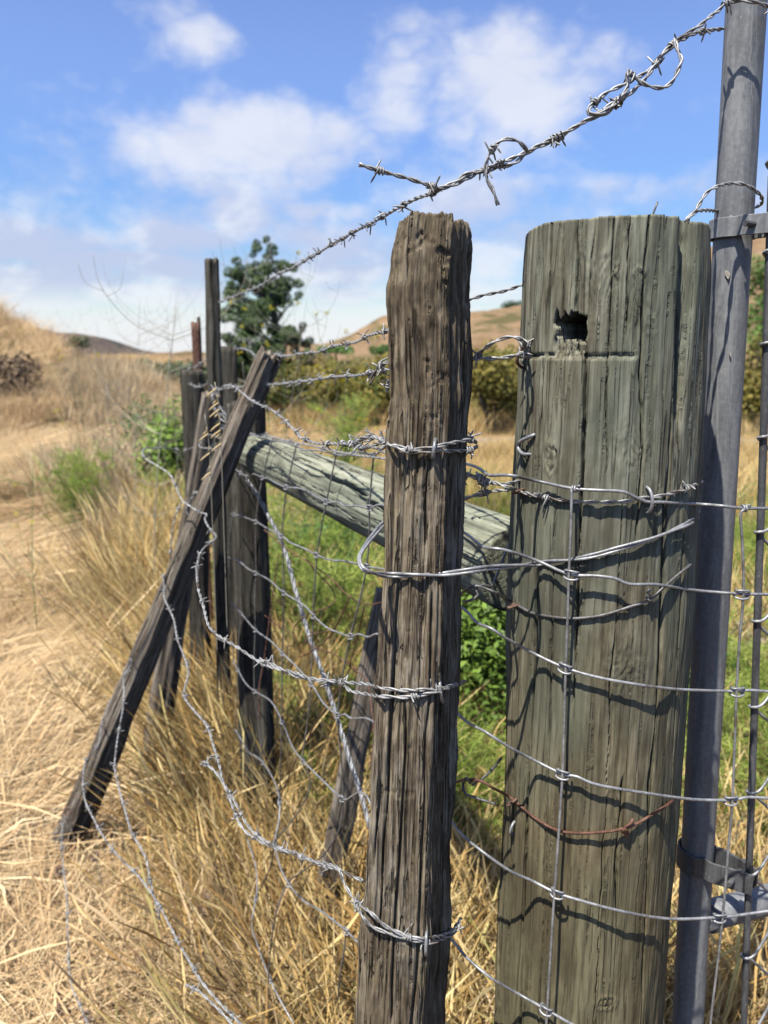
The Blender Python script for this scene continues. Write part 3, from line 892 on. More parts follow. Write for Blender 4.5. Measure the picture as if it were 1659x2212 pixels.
bush('leafy_weed', 'low green weed under the leafy one between the posts', 'weed', 1080, 1.6, 0.3, 0.32, 1200, 0.011, M['leaf'], None, 9)
bush('dry_brush', 'grey dry twiggy brush behind the chain link', 'brush', 1620, 2.6, 0.7, 0.42, 3500, 0.012, M['stem'], None, 12)


def fennel_mesh(h_, n_st=5, dens=1.0):
    parts = []
    mb = MB()
    for s_ in range(n_st):
        a_ = RNG.uniform(0, 6.28)
        hh = h_ * RNG.uniform(0.65, 1.0)
        tip = np.array((math.cos(a_) * hh * .22, math.sin(a_) * hh * .22, hh))
        r = spline([(math.cos(a_) * .02, math.sin(a_) * .02, -0.03), tip * (.35, .35, .5), tip], hh / 8)
        mb.tube(r, np.linspace(0.0045, 0.0012, len(r)), 5)
        for q in range(int(15 * dens)):
            t = RNG.uniform(0.15, 1.0)
            b = r[int(t * (len(r) - 1))]
            a2 = RNG.uniform(0, 6.28)
            ln = hh * RNG.uniform(0.12, 0.26)
            e = b + np.array((math.cos(a2) * ln, math.sin(a2) * ln, ln * RNG.uniform(0.2, 0.9)))
            nf = 38
            tt = NR.rand(nf)
            c = b + (e - b) * tt[:, None]
            d = NR.normal(0, 1, (nf, 3)) + (e - b) / ln * 1.2
            d /= np.linalg.norm(d, axis=1)[:, None]
            fl = ln * NR.uniform(0.2, 0.5, nf)[:, None] * (1.1 - tt[:, None] * .6)
            w_ = np.cross(d, NR.normal(0, 1, (nf, 3)))
            w_ /= np.linalg.norm(w_, axis=1)[:, None]
            w_ *= 0.0017
            V = np.stack([c - w_, c + w_, c + d * fl + w_ * .3, c + d * fl - w_ * .3], 1).reshape(-1, 3)
            parts.append((V, np.arange(nf * 4).reshape(-1, 4), np.repeat(NR.rand(nf), 4)))
    return cat_vf(parts), mb


FEN = []
for i in range(4):
    (V_, F__, T_), mb = fennel_mesh(1.0, 7, 1.3)
    me_s = mb.mesh('stalk')
    me_s.materials.append(M['green_stem'])
    FEN.append((quads('frond', V_, F__, T_, M['fennel']), me_s))


def fennel(px, Y, h_, lab, group='feathery green fennel plants', px_y=None):
    x0 = P(px, 1300, Y)[0]
    o = empty('fennel_plant', lab, 'plant', (x0, Y, float(ground_z(x0, Y))), group)
    a_, b_ = RNG.choice(FEN)
    link('frond', a_, o)
    link('stalk', b_, o)
    o.scale = (h_ * 1.15,) * 3
    o.rotation_euler = (0, 0, RNG.uniform(0, 6.28))


for (px, Y, h_, lab) in ((525, 2.9, .62, 'feathery fennel beside the foot of the brace post'), (575, 2.5, .66, 'tall bright fennel behind the fence mesh, right of the brace post'),
                         (622, 2.2, .58, 'bright fennel where the pale brace wire crosses it'), (668, 2.35, .66, 'fennel behind the rusty wire tangle, left side'),
                         (715, 2.2, .62, 'fennel under the middle of the brace rail'), (760, 2.1, .52, 'low fennel against the slanting dark plank'),
                         (700, 1.75, .50, 'nearest feathery fennel behind the mesh beside the split post'), (800, 2.9, .66, 'fennel behind the slanting dark plank'), (640, 3.3, .7, 'far fennel seen under the rail'),
                         (740, 3.5, .72, 'far fennel under the near end of the rail'), (560, 3.7, .7, 'far fennel behind the brace post'), (480, 2.6, .42, 'low fennel left of the brace post foot'),
                         (188, 4.6, .60, 'bright green fennel tuft beside the path'), (215, 4.9, .60, 'second green tuft beside the path'), (165, 4.8, .55, 'pale green tuft at the path edge'), (385, 4.2, .62, 'bright tuft in the weeds below the green shrub'),
                         (738, 6.6, .80, 'blue green fennel standing alone in front of the orchard'), (752, 6.9, .72, 'fennel right behind the lone fennel'),
                         (1620, 1.75, .40, 'green weed beside the lower gate tube'), (1645, 2.1, .5, 'green weed behind the chain link edge'), (500, 2.1, .34, 'small fennel in the grass by the leaning post'),
                         (590, 1.55, .22, 'small green fennel sprig low in the golden grass'), (640, 1.45, .22, 'fennel sprig beside the lowest mesh wire'), (1090, 1.25, .2, 'green sprig at the foot of the round post')):
    fennel(px, Y, h_, lab)


x, y = wedge(1700, 1.5, 5.2, -0.42, 0.66)
k = (x > fence_x(y) + 0.10) & (nzm(x, y, 1.3, 51) > -0.45)
grow('tall_stalks', 'tall pale dry stalks standing among the green fennel behind the fence', K_line, 190, 1.9, 5.5, -0.42, 0.7, lambda x, y: (x > fence_x(y) + 0.15) & (nzm(x, y, 2.0, 77) > -0.05), 0.12, 0.8, 1.25)
scatter('green_undergrowth', 'bright feathery green undergrowth behind the wire fence', [a_ for a_, b_ in FEN], *put(x, y, k, 0.2, 0.28, 0.55))


# ---- dry stalks and mustard against the sky
def stalk_plant(name, label, cat, px, Y, top_py, seed_, n_br, flowers, mat, lean=0.0, group=None, rad_=0.0016):
    R = random.Random(seed_)
    x0 = P(px, 900, Y)[0]
    z0 = float(ground_z(x0, Y))
    H_ = P(px, top_py, Y)[2] - z0
    o = empty(name, label, cat, (x0, Y, z0), group)
    mb, fl = MB(), []
    main = spline([(0, 0, -0.03), (lean * .3, 0, H_ * .5), (lean, R.uniform(-.1, .1), H_)], 0.04)
    mb.tube(main, np.linspace(rad_ * 1.6, rad_ * .6, len(main)), 5)
    for i in range(n_br):
        t = R.uniform(0.45, 0.95)
        b = main[int(t * (len(main) - 1))]
        s_ = R.choice((-1, 1))
        l_ = R.uniform(0.10, 0.28) * min(1.0, H_)
        yv = R.uniform(-.15, .15)
        r = spline([b, b + (s_ * l_ * .55, yv * .5, l_ * .25), b + (s_ * l_ * .95, yv, l_ * .75), b + (s_ * l_ * 1.05, yv * 1.1, l_ * 1.25)], 0.02)
        mb.tube(r, np.linspace(rad_ * .8, rad_ * .35, len(r)), 4)
        for q in range(R.randint(1, 3)):
            b2 = r[int(R.uniform(.3, .9) * (len(r) - 1))]
            l2 = l_ * R.uniform(.25, .5)
            s2 = R.choice((-1, 1))
            r2 = spline([b2, b2 + (s2 * l2 * .6, yv * .2, l2 * .3), b2 + (s2 * l2 * .8, yv * .3, l2)], 0.02)
            mb.tube(r2, np.linspace(rad_ * .5, rad_ * .3, len(r2)), 4)
            if R.random() < .5:
                fl.append(r2[-1])
        fl.append(r[-1])
    mb.build('stem', mat, o)
    if flowers:
        parts = []
        for c in fl[:flowers]:
            for q in range(12):
                cc = np.array(c) + NR.normal(0, 0.006, 3)
                a_ = NR.uniform(0, 6.28)
                u_ = np.array((math.cos(a_), math.sin(a_), .2)) * 0.0065
                v_ = np.cross(u_, (0, 0.3, 1.0))
                parts.append((np.array([cc - u_, cc + v_, cc + u_, cc - v_]), np.arange(4).reshape(1, 4), np.full(4, NR.rand())))
        tag(link('flower', quads('flower', *cat_vf(parts), M['petal']), o), kind='stuff')
    return o


for i, (px, Y, top, nb, lean, lab) in enumerate(((270, 3.4, 640, 13, 0.10, 'dead mustard stalk arching over the skyline left of the stakes'), (330, 3.8, 650, 15, 0.15, 'pale dead branching stalk against the low cloud'),
                                                 (300, 3.0, 665, 12, 0.16, 'tallest curved dry stalk reaching towards the tall stake'), (375, 4.2, 660, 13, 0.02, 'dry twiggy stalk beside the rusty stake'),
                                                 (245, 4.4, 690, 10, -0.05, 'short dry stalk left of the arching ones'), (520, 3.2, 700, 12, 0.08, 'dry twigs between tall stake and tree'),
                                                 (575, 3.0, 640, 10, 0.16, 'dry forked stalk in front of the dark tree'), (555, 2.8, 780, 14, -0.04, 'tangle of fine twigs behind the leaning post'),
                                                 (632, 4.0, 690, 8, 0.05, 'pale thin stalk at the right edge of the tree'))):
    stalk_plant('dry_stalk', lab, 'dry plant', px, Y, top, 40 + i, nb, 0, M['stem'], lean, 'dead mustard stalks', 0.0011 if i != 2 else 0.0022)
for i, (px, Y, top, nb, nf, lean, lab) in enumerate(((800, 3.2, 690, 9, 12, 0.03, 'yellow mustard flowering against the hill left of the split post'), (835, 3.6, 735, 8, 12, -0.06, 'yellow mustard half behind the split post'),
                                                     (575, 3.9, 525, 12, 6, 0.04, 'tall flowering mustard in front of the tree top'), (612, 3.7, 560, 10, 5, 0.02, 'flowering mustard over the right side of the tree'),
                                                     (545, 4.0, 640, 9, 4, 0.03, 'mustard with few flowers low on the tree'), (178, 6.0, 725, 4, 5, 0.0, 'mustard flowers above the path'),
                                                     (5, 9.0, 655, 5, 8, 0.0, 'mustard on the bank at the left edge'), (35, 3.0, 1010, 6, 9, 0.02, 'low yellow mustard left of the path'),
                                                     (700, 4.6, 770, 5, 5, 0.03, 'single mustard stem before the hill'), (165, 5.2, 800, 4, 4, 0.02, 'mustard beside the path with few flowers'))):
    stalk_plant('mustard_plant', lab, 'wildflower', px, Y, top, 70 + i, nb, nf, M['green_stem'], lean, 'yellow flowering mustard plants', 0.0015)


# wild oat heads hanging over the stakes
def oat(px, py, Y, lab, n_):   # husks hang from the upper part of the stem
    p0 = P(px + 4, py + 170, Y)
    o = empty('wild_oat', lab, 'grass stalk', tuple(p0), 'wild oat stalks by the stakes')
    mb = MB()
    top = P(px - 8, py - 30, Y) - p0
    r = spline([(0, 0, -0.25), top * .5 + (0.004, 0, 0), top], .01)
    mb.tube(r, 0.0006, 4)
    mb.build('stem', M['stem'], o)
    hb = MB()
    for i in range(n_):
        t = 0.78 + 0.22 * i / n_
        b = r[int(t * (len(r) - 1))]
        sx = 1 if i % 2 else -1
        e = b + np.array((-0.005 + 0.003 * sx, 0.004 * sx, -0.006))
        hb.tube(np.array([b, b * .3 + e * .7, e, e + (0.007, 0, 0.006)]) if False else spline([b, e, e + (-0.006, 0.001, -0.006)], .004), [0.0006, 0.0022, 0.0024, 0.0016, 0.0004][:0] or 0.0013, 5)
    hb.build('husk', M['seed'], o)


oat(472, 855, 1.15, 'wild oat stalk with pale husks in front of the tall stake', 11)
oat(450, 925, 1.2, 'shorter wild oat stalk over the weathered plank', 6)


# round dried clover heads in the near grass
def clover(px, py, Y, lab):
    p = P(px, py, Y)
    zg = float(ground_z(p[0], p[1]))
    o = empty('clover_head', lab, 'wildflower', (p[0], p[1], zg), 'dried clover heads in the grass')
    h_ = p[2] - zg
    mb = MB()
    r = spline([(0.03, 0.02, -.02), (0.015, 0.01, h_ * .5), (0, 0, h_)], .03)
    mb.tube(r, 0.0009, 4)
    mb.build('stem', M['stem'], o)
    parts = []
    for q in range(150):
        d = NR.normal(0, 1, 3); d /= np.linalg.norm(d)
        c = np.array((0, 0, h_)) + d * (0.006, 0.006, 0.007)
        s_ = np.cross(d, NR.normal(0, 1, 3)); s_ /= np.linalg.norm(s_)
        parts.append((np.array([c - s_ * .0012, c + s_ * .0012, c + d * .004 + s_ * .0003, c + d * .004 - s_ * .0003]), np.arange(4).reshape(1, 4), np.full(4, NR.rand())))
    link('flower_head', quads('flower_head', *cat_vf(parts), M['clover']), o)


for (px, py, Y, lab) in ((448, 1932, 1.25, 'dried clover head left of the lowest mesh loops'), (308, 2075, 1.2, 'dried clover head beside the lower left barbed wire'), (128, 1880, 1.35, 'clover head near the foot of the leaning post'),
                         (145, 1752, 1.5, 'clover head touching the leaning post foot'), (434, 1975, 1.22, 'dim clover head just under another clover head'), (130, 2180, 1.15, 'clover head by the lowest left wire'),
                         (205, 1850, 1.4, 'clover head between the two falling barbed wires'), (188, 2195, 1.12, 'clover head at the very bottom of the straw')):
    clover(px, py, Y, lab)

# ------------------------------------------------------------------ wooden posts
class Post:
    """tapering post whose outline follows rows of (y, left, right) at forward distance Yc"""
    def __init__(s, rows, Yc, poly, Yb=None):
        s.poly = np.array(poly, float)
        z, cx, hw, cy = [], [], [], []
        y0, y1 = rows[0][0], rows[-1][0]
        for (py, l, r) in rows:
            Y = Yc + ((Yb or Yc) - Yc) * (py - y0) / (y1 - y0)
            v = (1106 - py) / F
            dy_ = CP + v * SP
            aL, aR = math.atan2((l - 829.5) / F, dy_), math.atan2((r - 829.5) / F, dy_)
            al, be = (aL + aR) / 2, (aR - aL) / 2
            D = Y / math.cos(al)
            z.append(P(829.5, py, Y)[2]); cx.append(D * math.sin(al)); hw.append(D * math.sin(be)); cy.append(Y)
            s.al = al
        o = np.argsort(z)
        s.z, s.cx, s.hw, s.cy = (np.array(q)[o] for q in (z, cx, hw, cy))
        zl = s.z[0]                        # carry on down into the ground
        k = 0.9
        f = (s.cx[1] - s.cx[0]) / (s.z[1] - s.z[0])
        s.z = np.concatenate([[zl - k], s.z]); s.cx = np.concatenate([[s.cx[0] - f * k * .5], s.cx])
        s.hw = np.concatenate([[s.hw[0]], s.hw]); s.cy = np.concatenate([[s.cy[0]], s.cy])

    def at(s, z):
        return np.interp(z, s.z, s.cx), np.interp(z, s.z, s.cy), np.interp(z, s.z, s.hw)

    def unit(s, z):
        cx, cy, hw = s.at(z)
        al = math.atan2(cx, cy)
        ca, sa = math.cos(al), math.sin(al)
        q = s.poly
        return np.stack([cx + hw * (q[:, 0] * ca + q[:, 1] * sa), cy + hw * (-q[:, 0] * sa + q[:, 1] * ca)], 1)

    def hit(s, px, py, off=0.0):
        """point on the surface seen at px, py (moved off towards the viewer)"""
        v = (1106 - py) / F
        d = np.array(((px - 829.5) / F, CP + v * SP))
        dz_ = v * CP - SP
        t = s.cy[-1] / d[1]
        for _ in range(6):
            z = EYE + dz_ * t
            q = s.unit(z)
            a, b = q, np.roll(q, -1, 0)
            e = b - a
            den = d[0] * e[:, 1] - d[1] * e[:, 0]
            tt = (a[:, 0] * e[:, 1] - a[:, 1] * e[:, 0]) / np.where(abs(den) < 1e-12, 1e-12, den)
            ss = (a[:, 0] * d[1] - a[:, 1] * d[0]) / np.where(abs(den) < 1e-12, 1e-12, den)
            ok = (ss >= 0) & (ss <= 1) & (tt > 0)
            if ok.any():
                t = tt[ok].min()
            else:
                ang = np.arctan2(q[:, 0], q[:, 1]) - math.atan2(d[0], d[1])
                t = q[np.argmin(abs(ang)), 1] / d[1]
        t -= off / math.hypot(*d)
        return np.array((d[0] * t, d[1] * t, EYE + dz_ * t))


def circle(n_=96):
    a = np.linspace(0, 2 * math.pi, n_, endpoint=False) - math.pi / 2
    return np.stack([np.cos(a), np.sin(a)], 1)


def chaikin(p, k=2):
    p = np.array(p, float)
    for _ in range(k):
        q = np.roll(p, -1, 0)
        p = np.stack([p * .78 + q * .22, p * .22 + q * .78], 1).reshape(-1, 2)
    return p


def resample(poly, n_, dens):
    """closed polygon resampled to n_ points, dens(mid) gives relative density"""
    p = np.vstack([poly, poly[:1]])
    seg = np.linalg.norm(np.diff(p, axis=0), axis=1)
    L = np.concatenate([[0], np.cumsum(seg)])
    ss = np.linspace(0, L[-1], 4000)
    x, y = np.interp(ss, L, p[:, 0]), np.interp(ss, L, p[:, 1])
    w_ = np.cumsum(dens(x, y))
    w_ = (w_ - w_[0]) / (w_[-1] - w_[0])
    s_ = np.interp(np.linspace(0, 1, n_, endpoint=False), w_, ss)
    return np.stack([np.interp(s_, L, p[:, 0]), np.interp(s_, L, p[:, 1])], 1), s_


def post_object(name, post, ncol, zs, disp, mat, ztop, dens, label, cat, extra=None, topfn=None, capdrop=0.003, group=None):
    U, s_ = resample(post.poly, ncol, dens)
    nx = np.roll(U, -1, 0) - np.roll(U, 1, 0)
    N_ = np.stack([nx[:, 1], -nx[:, 0]], 1)
    N_ /= np.linalg.norm(N_, axis=1)[:, None]
    cx, cy, hw = post.at(zs)
    al = np.arctan2(cx, cy)
    ca, sa = np.cos(al)[:, None], np.sin(al)[:, None]
    hwm = float(hw.mean())
    SS, ZZ = np.meshgrid(s_ * hwm, zs)
    UX, UY = np.broadcast_to(U[:, 0], SS.shape), np.broadcast_to(U[:, 1], SS.shape)
    d = disp(UX, UY, SS, ZZ)
    lx = hw[:, None] * UX + d * N_[:, 0]
    ly = hw[:, None] * UY + d * N_[:, 1]
    Z = ZZ.copy()
    if topfn is not None:
        k = sstep(ztop - 0.03, ztop, ZZ)
        Z = Z + k * topfn(UX, UY, SS)
    X = cx[:, None] + lx * ca + ly * sa
    Y = cy[:, None] - lx * sa + ly * ca
    V = [np.stack([X, Y, Z], -1)]
    # top cap, with rings drawn in
    last = V[0][-1]
    cen = last.mean(0)
    for q, dz_ in ((0.97, 0.0), (0.9, 0.0006), (0.7, -.0004), (0.45, .0005), (0.2, 0), (0.01, 0)):
        r = cen + (last - cen) * q
        r[:, 2] = last[:, 2] * q + cen[2] * (1 - q) + dz_ - capdrop * (1 - q) + 0.0008 * vn(r[:, 0] * 300, r[:, 1] * 300, q * 9, 4)
        V.append(r[None])
    V = np.concatenate(V, 0)
    o = grid_mesh(name, V.reshape(-1, 3), len(V), ncol, mat, wrap=True)
    tag(o, label, cat, group)
    return o


def log(name, label, cat, p0, p1, poly, r0, r1, mat, ncol=60, nrow=200, amp=1.0, top=None, group=None, parent=None, roll=0.0, bend=0.0, seed=0, cracks=(), ends=0.004):
    """a pole or plank from p0 to p1, local z along its length"""
    p0, p1 = np.array(p0, float), np.array(p1, float)
    L = np.linalg.norm(p1 - p0)
    zax = (p1 - p0) / L
    if 'rail' not in name and zax[2] > 0.3:          # driven into the ground
        gl = float(ground_z(p0[0], p0[1])) - 0.12
        if p0[2] > gl:
            p0 = p0 - zax * (p0[2] - gl) / zax[2]
            L = np.linalg.norm(p1 - p0)
    ref = np.array((0, 1.0, 0)) if abs(zax[1]) < 0.8 else np.array((0, 0, 1.0))
    xax = np.cross(ref, zax); xax /= np.linalg.norm(xax)
    yax = np.cross(zax, xax)
    c_, s__ = math.cos(roll), math.sin(roll)
    xax, yax = xax * c_ + yax * s__, -xax * s__ + yax * c_
    U, s_ = resample(np.array(poly, float), ncol, lambda x, y: np.ones_like(x))
    nx = np.roll(U, -1, 0) - np.roll(U, 1, 0)
    N_ = np.stack([nx[:, 1], -nx[:, 0]], 1); N_ /= np.linalg.norm(N_, axis=1)[:, None]
    t = np.linspace(0, 1, nrow)
    R_ = (r0 + (r1 - r0) * t)
    SS, TT = np.meshgrid(s_ * (r0 + r1) / 2, t)
    ZZ = TT * L
    d = amp * (0.0022 * fbm(SS * 25, ZZ * 7, seed, 3, seed) + 0.0009 * fbm(SS * 300, ZZ * 8, seed, 2, seed + 5) - 0.0012 * sstep(0.1, 0.7, fbm(SS * 160, ZZ * 4, seed, 2, seed + 9)))
    for (s0, z0, z1, w_, dp) in cracks:
        sc = s0 + 0.004 * vn(ZZ * 14, 3.3, 0, int(z0 * 100)) + 0.0012 * vn(ZZ * 90, 5.1, 0, 4)
        env = sstep(z0, z0 + 0.06, ZZ) * sstep(z1, z1 - 0.06, ZZ)
        d = d - dp * env * np.exp(-((SS - sc) / w_) ** 2)
    lx = R_[:, None] * U[:, 0] + d * N_[:, 0]
    ly = R_[:, None] * U[:, 1] + d * N_[:, 1]
    bx = bend * np.sin(t * math.pi)[:, None]
    Z = ZZ + ends * sstep(0.97, 1, TT) * fbm(SS * 180, 0, seed, 2, 7)
    V = np.stack([lx + bx, ly, Z], -1)
    caps0, caps1 = [], []
    for q in (0.9, 0.6, 0.02):
        for (edge, arr) in ((V[0], caps0), (V[-1], caps1)):
            cen = edge.mean(0)
            arr.append((cen + (edge - cen) * q)[None])
    V = np.concatenate(caps0[::-1] + [V] + caps1, 0)
    o = grid_mesh(name, V.reshape(-1, 3), len(V), ncol, mat, wrap=True, parent=parent)
    o.matrix_world = Matrix(((xax[0], yax[0], zax[0], p0[0]), (xax[1], yax[1], zax[1], p0[1]), (xax[2], yax[2], zax[2], p0[2]), (0, 0, 0, 1)))
    if label:
        tag(o, label, cat, group)
    return o


# ---- the big round post
RP = Post([(470, 1139, 1534), (600, 1131, 1533), (900, 1116, 1519), (1100, 1103, 1510), (1350, 1094, 1499), (1600, 1083, 1478), (1900, 1069, 1454), (2230, 1055, 1428)], 0.65, circle(160))
zt = P(1330, 474, 0.60)[2]


def theta_of(px, py):
    p = RP.hit(px, py)
    cx, cy, hw = RP.at(p[2])
    al = math.atan2(cx, cy)
    dx_, dy_ = p[0] - cx, p[1] - cy
    lx, ly = dx_ * math.cos(al) - dy_ * math.sin(al), dx_ * math.sin(al) + dy_ * math.cos(al)
    return math.atan2(lx, -ly), p[2]           # 0 faces the viewer, + to the right


r_cr = []
for pl_, w_, dp in ([[(1193, 478), (1186, 620), (1178, 770)], .0011, .010], [[(1178, 770), (1172, 880), (1160, 1000), (1150, 1120)], .0008, .007],
                    [[(1248, 473), (1246, 560), (1243, 680)], .0006, .005], [[(1266, 770), (1262, 920), (1255, 1100), (1248, 1300), (1240, 1500)], .0008, .007],
                    [[(1287, 470), (1280, 560), (1275, 680)], .0005, .003], [[(1325, 470), (1320, 600), (1312, 800), (1310, 1000)], .0006, .004],
                    [[(1400, 475), (1390, 640), (1384, 800), (1388, 960), (1375, 1150)], .0006, .005], [[(1455, 800), (1440, 1100), (1430, 1400), (1405, 1700), (1385, 2230)], .0010, .009],
                    [[(1345, 1100), (1320, 1500), (1300, 1900), (1282, 2230)], .0005, .004], [[(1480, 480), (1478, 560)], .0015, .01],
                    [[(1150, 480), (1142, 700), (1135, 900), (1124, 1200)], .0006, .003], [[(1160, 1250), (1150, 1500), (1140, 1750), (1122, 2230)], .0008, .006],
                    [[(1112, 1500), (1105, 1800), (1095, 2230)], .0012, .008], [[(1098, 1240), (1092, 1500), (1085, 1800), (1075, 2230)], .0013, .010], [[(1200, 1120), (1190, 1400), (1180, 1700), (1172, 2000), (1160, 2230)], .0005, .004],
                    [[(1475, 1150), (1465, 1400), (1450, 1700)], .0006, .004], [[(1218, 500), (1214, 640), (1210, 730)], .0004, .003], [[(1360, 480), (1352, 700)], .0004, .003],
                    [[(1345, 1700), (1330, 1850), (1335, 1990)], .0009, .004]):
    th = [theta_of(*q) for q in pl_]
    r_cr.append((np.array([q[1] for q in th])[::-1], np.array([q[0] for q in th])[::-1], w_, dp))
hole = [theta_of(1201, 687), theta_of(1268, 687), theta_of(1235, 682), theta_of(1235, 735), theta_of(1235, 768)]
notch = [theta_of(1128, 772), theta_of(1372, 772)]
gash = [theta_of(1468, 560), theta_of(1502, 560), theta_of(1490, 500), theta_of(1470, 940)]
knots = [(theta_of(1191, 990), 0.007, 0.011), (theta_of(1310, 2168), 0.007, 0.006), (theta_of(1382, 590), .004, .003)]
scr = [(theta_of(1370, 965), .014, .016), (theta_of(1350, 1440), .014, .03), (theta_of(1300, 600), .03, .03), (theta_of(1345, 1710), .012, .008), (theta_of(1380, 690), .012, .02)]


def rp_disp(UX, UY, SS, ZZ):
    th = np.arctan2(UX, -UY)
    Rm = 0.076
    d = 0.0012 * fbm(th * 3.0, ZZ * 9, 1, 4, 3) + 0.00025 * fbm(th * 34, ZZ * 22, 2, 3, 5) + 0.00016 * fbm(th * 110, ZZ * 24, 2, 2, 15)
    d = d - 0.0005 * sstep(0.55, 0.95, fbm(th * 24, ZZ * 2.5, 4, 3, 8))
    # shallow adze marks across the grain
    for (c, wx, wz) in scr:
        e = np.exp(-((th - c[0]) * Rm / wx) ** 2 - ((ZZ - c[1]) / wz) ** 2)
        d = d + e * 0.0008 * np.clip(fbm(th * 22, ZZ * 210 + 6 * vn(th * 9, ZZ * 30, 0, 2), 0, 3, 12), -.6, .9)
    for (zz, tt, w_, dp) in r_cr:
        tc_ = np.interp(ZZ, zz, tt)
        env = sstep(zz[0] - 0.012, zz[0] + 0.01, ZZ) * sstep(zz[-1] + 0.012, zz[-1] - 0.004, ZZ)
        wob = (0.0011 * vn(ZZ * 28, tt[0] * 9, 0, 6) + 0.0006 * vn(ZZ * 120, tt[0] * 9, 0, 16)) / Rm
        ww = w_ * (0.75 + 0.6 * vn(ZZ * 22, tt[0] * 5, 0, 9))
        d = d - 1.3 * dp * env * np.exp(-(((th - tc_ - wob) * Rm) / (ww * 1.25)) ** 2)
    # ragged mortise hole with broken lower lip
    t0, t1, ztop_, zm, zb_ = hole[0][0], hole[1][0], hole[2][1], hole[3][1], hole[4][1]
    jag = 0.05 * vn(ZZ * 240, th * 3, 0, 31)
    jz = 0.0035 * fbm(th * 40, 1, 0, 3, 33)
    inx = sstep(t0 - .012, t0 + .012, th + jag * .5) * sstep(t1 + .012, t1 - .012, th + jag * .5)
    iz = sstep(zm - .001 + jz * .6, zm + .0015 + jz * .6, ZZ) * sstep(ztop_ + .001 + jz, ztop_ - .001 + jz, ZZ)
    lip = sstep(zb_ + .001, zb_ + .003, ZZ) * sstep(zm + .002, zm, ZZ)
    d = d - 0.040 * inx * iz - inx * lip * (0.0035 + 0.0022 * fbm(th * 60, ZZ * 120, 0, 3, 44))
    # saw cut ledge: the wood below it stands proud
    zn = notch[0][1] + (notch[1][1] - notch[0][1]) * (th - notch[0][0]) / (notch[1][0] - notch[0][0]) + 0.0006 * vn(th * 20, 3, 0, 2)
    wn = sstep(notch[0][0] - .1, notch[0][0] + .02, th) * sstep(notch[1][0] + .04, notch[1][0] - .02, th)
    d = d + 0.0020 * wn * sstep(zn + .0004, zn - .0008, ZZ) * sstep(zn - .12, zn - .01, ZZ) - 0.0022 * wn * np.exp(-((ZZ - zn - .0012) / .0012) ** 2)
    # long torn hollow down the right side
    g0, g1, gt, gb = gash[0][0], gash[1][0], gash[2][1], gash[3][1]
    tcn = (g0 + g1) / 2 + 0.05 * vn(ZZ * 8, 0, 0, 71) - 0.25 * (ZZ - gt) * 0
    wd_ = (g1 - g0) * 0.5 * (0.7 + 0.5 * sstep(gb, gt, ZZ))
    d = d - 0.010 * np.exp(-np.abs((th - tcn) / (wd_ * .8)) ** 3) * sstep(gb - .02, gb + .05, ZZ) * (1 + 0.3 * fbm(th * 30, ZZ * 50, 0, 3, 72))
    for (c, wx, wz) in knots:
        q = np.sqrt(((th - c[0]) * Rm / wx) ** 2 + ((ZZ - c[1]) / wz) ** 2)
        q = q + 0.22 * fbm(th * 40, ZZ * 150, 0, 3, 13)
        d = d + 0.0009 * np.exp(-((q - 1.0) / .35) ** 2) - 0.0020 * np.exp(-((q - 0.8) / .12) ** 2) * sstep(-.6, .5, vn(th * 30, ZZ * 90, 0, 3) + .3) + 0.0010 * np.exp(-(q / .6) ** 2) * fbm(th * 90, ZZ * 300, 0, 2, 3)
    # dark base strip at the lower left: a split slab
    d = d - 0.006 * sstep(-1.12, -1.20, th) * sstep(1.05, 0.9, ZZ)
    return d


zs = np.concatenate([np.linspace(-0.15, 0.58, 40, endpoint=False), np.linspace(0.58, zt, 500)])
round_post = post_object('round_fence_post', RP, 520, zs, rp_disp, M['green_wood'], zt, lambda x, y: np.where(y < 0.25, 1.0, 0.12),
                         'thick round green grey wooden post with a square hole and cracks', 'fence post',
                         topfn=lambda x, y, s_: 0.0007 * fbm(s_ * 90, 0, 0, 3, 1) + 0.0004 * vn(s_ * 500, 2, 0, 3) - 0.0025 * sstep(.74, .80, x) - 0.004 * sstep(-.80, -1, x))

# ---- the split post in front
TP = Post([(462, 858, 1034), (500, 851, 1033), (560, 842, 1033), (620, 834, 1031), (700, 839, 1029), (850, 843, 1026), (960, 838, 1019), (1100, 831, 1014), (1250, 826, 1004), (1400, 818, 1002),
           (1600, 806, 999), (1700, 800, 995), (1850, 789, 989), (2000, 780, 984), (2230, 767, 973)], 0.565,
          chaikin([(-1.02, 0.12), (-0.93, -.02), (-.2, -.22), (0.36, -0.20), (0.46, -.02), (1.02, 1.05), (0.75, 1.5), (-.6, 1.4)], 2), Yb=0.545)
ztp = P(945, 456, 0.55)[2]


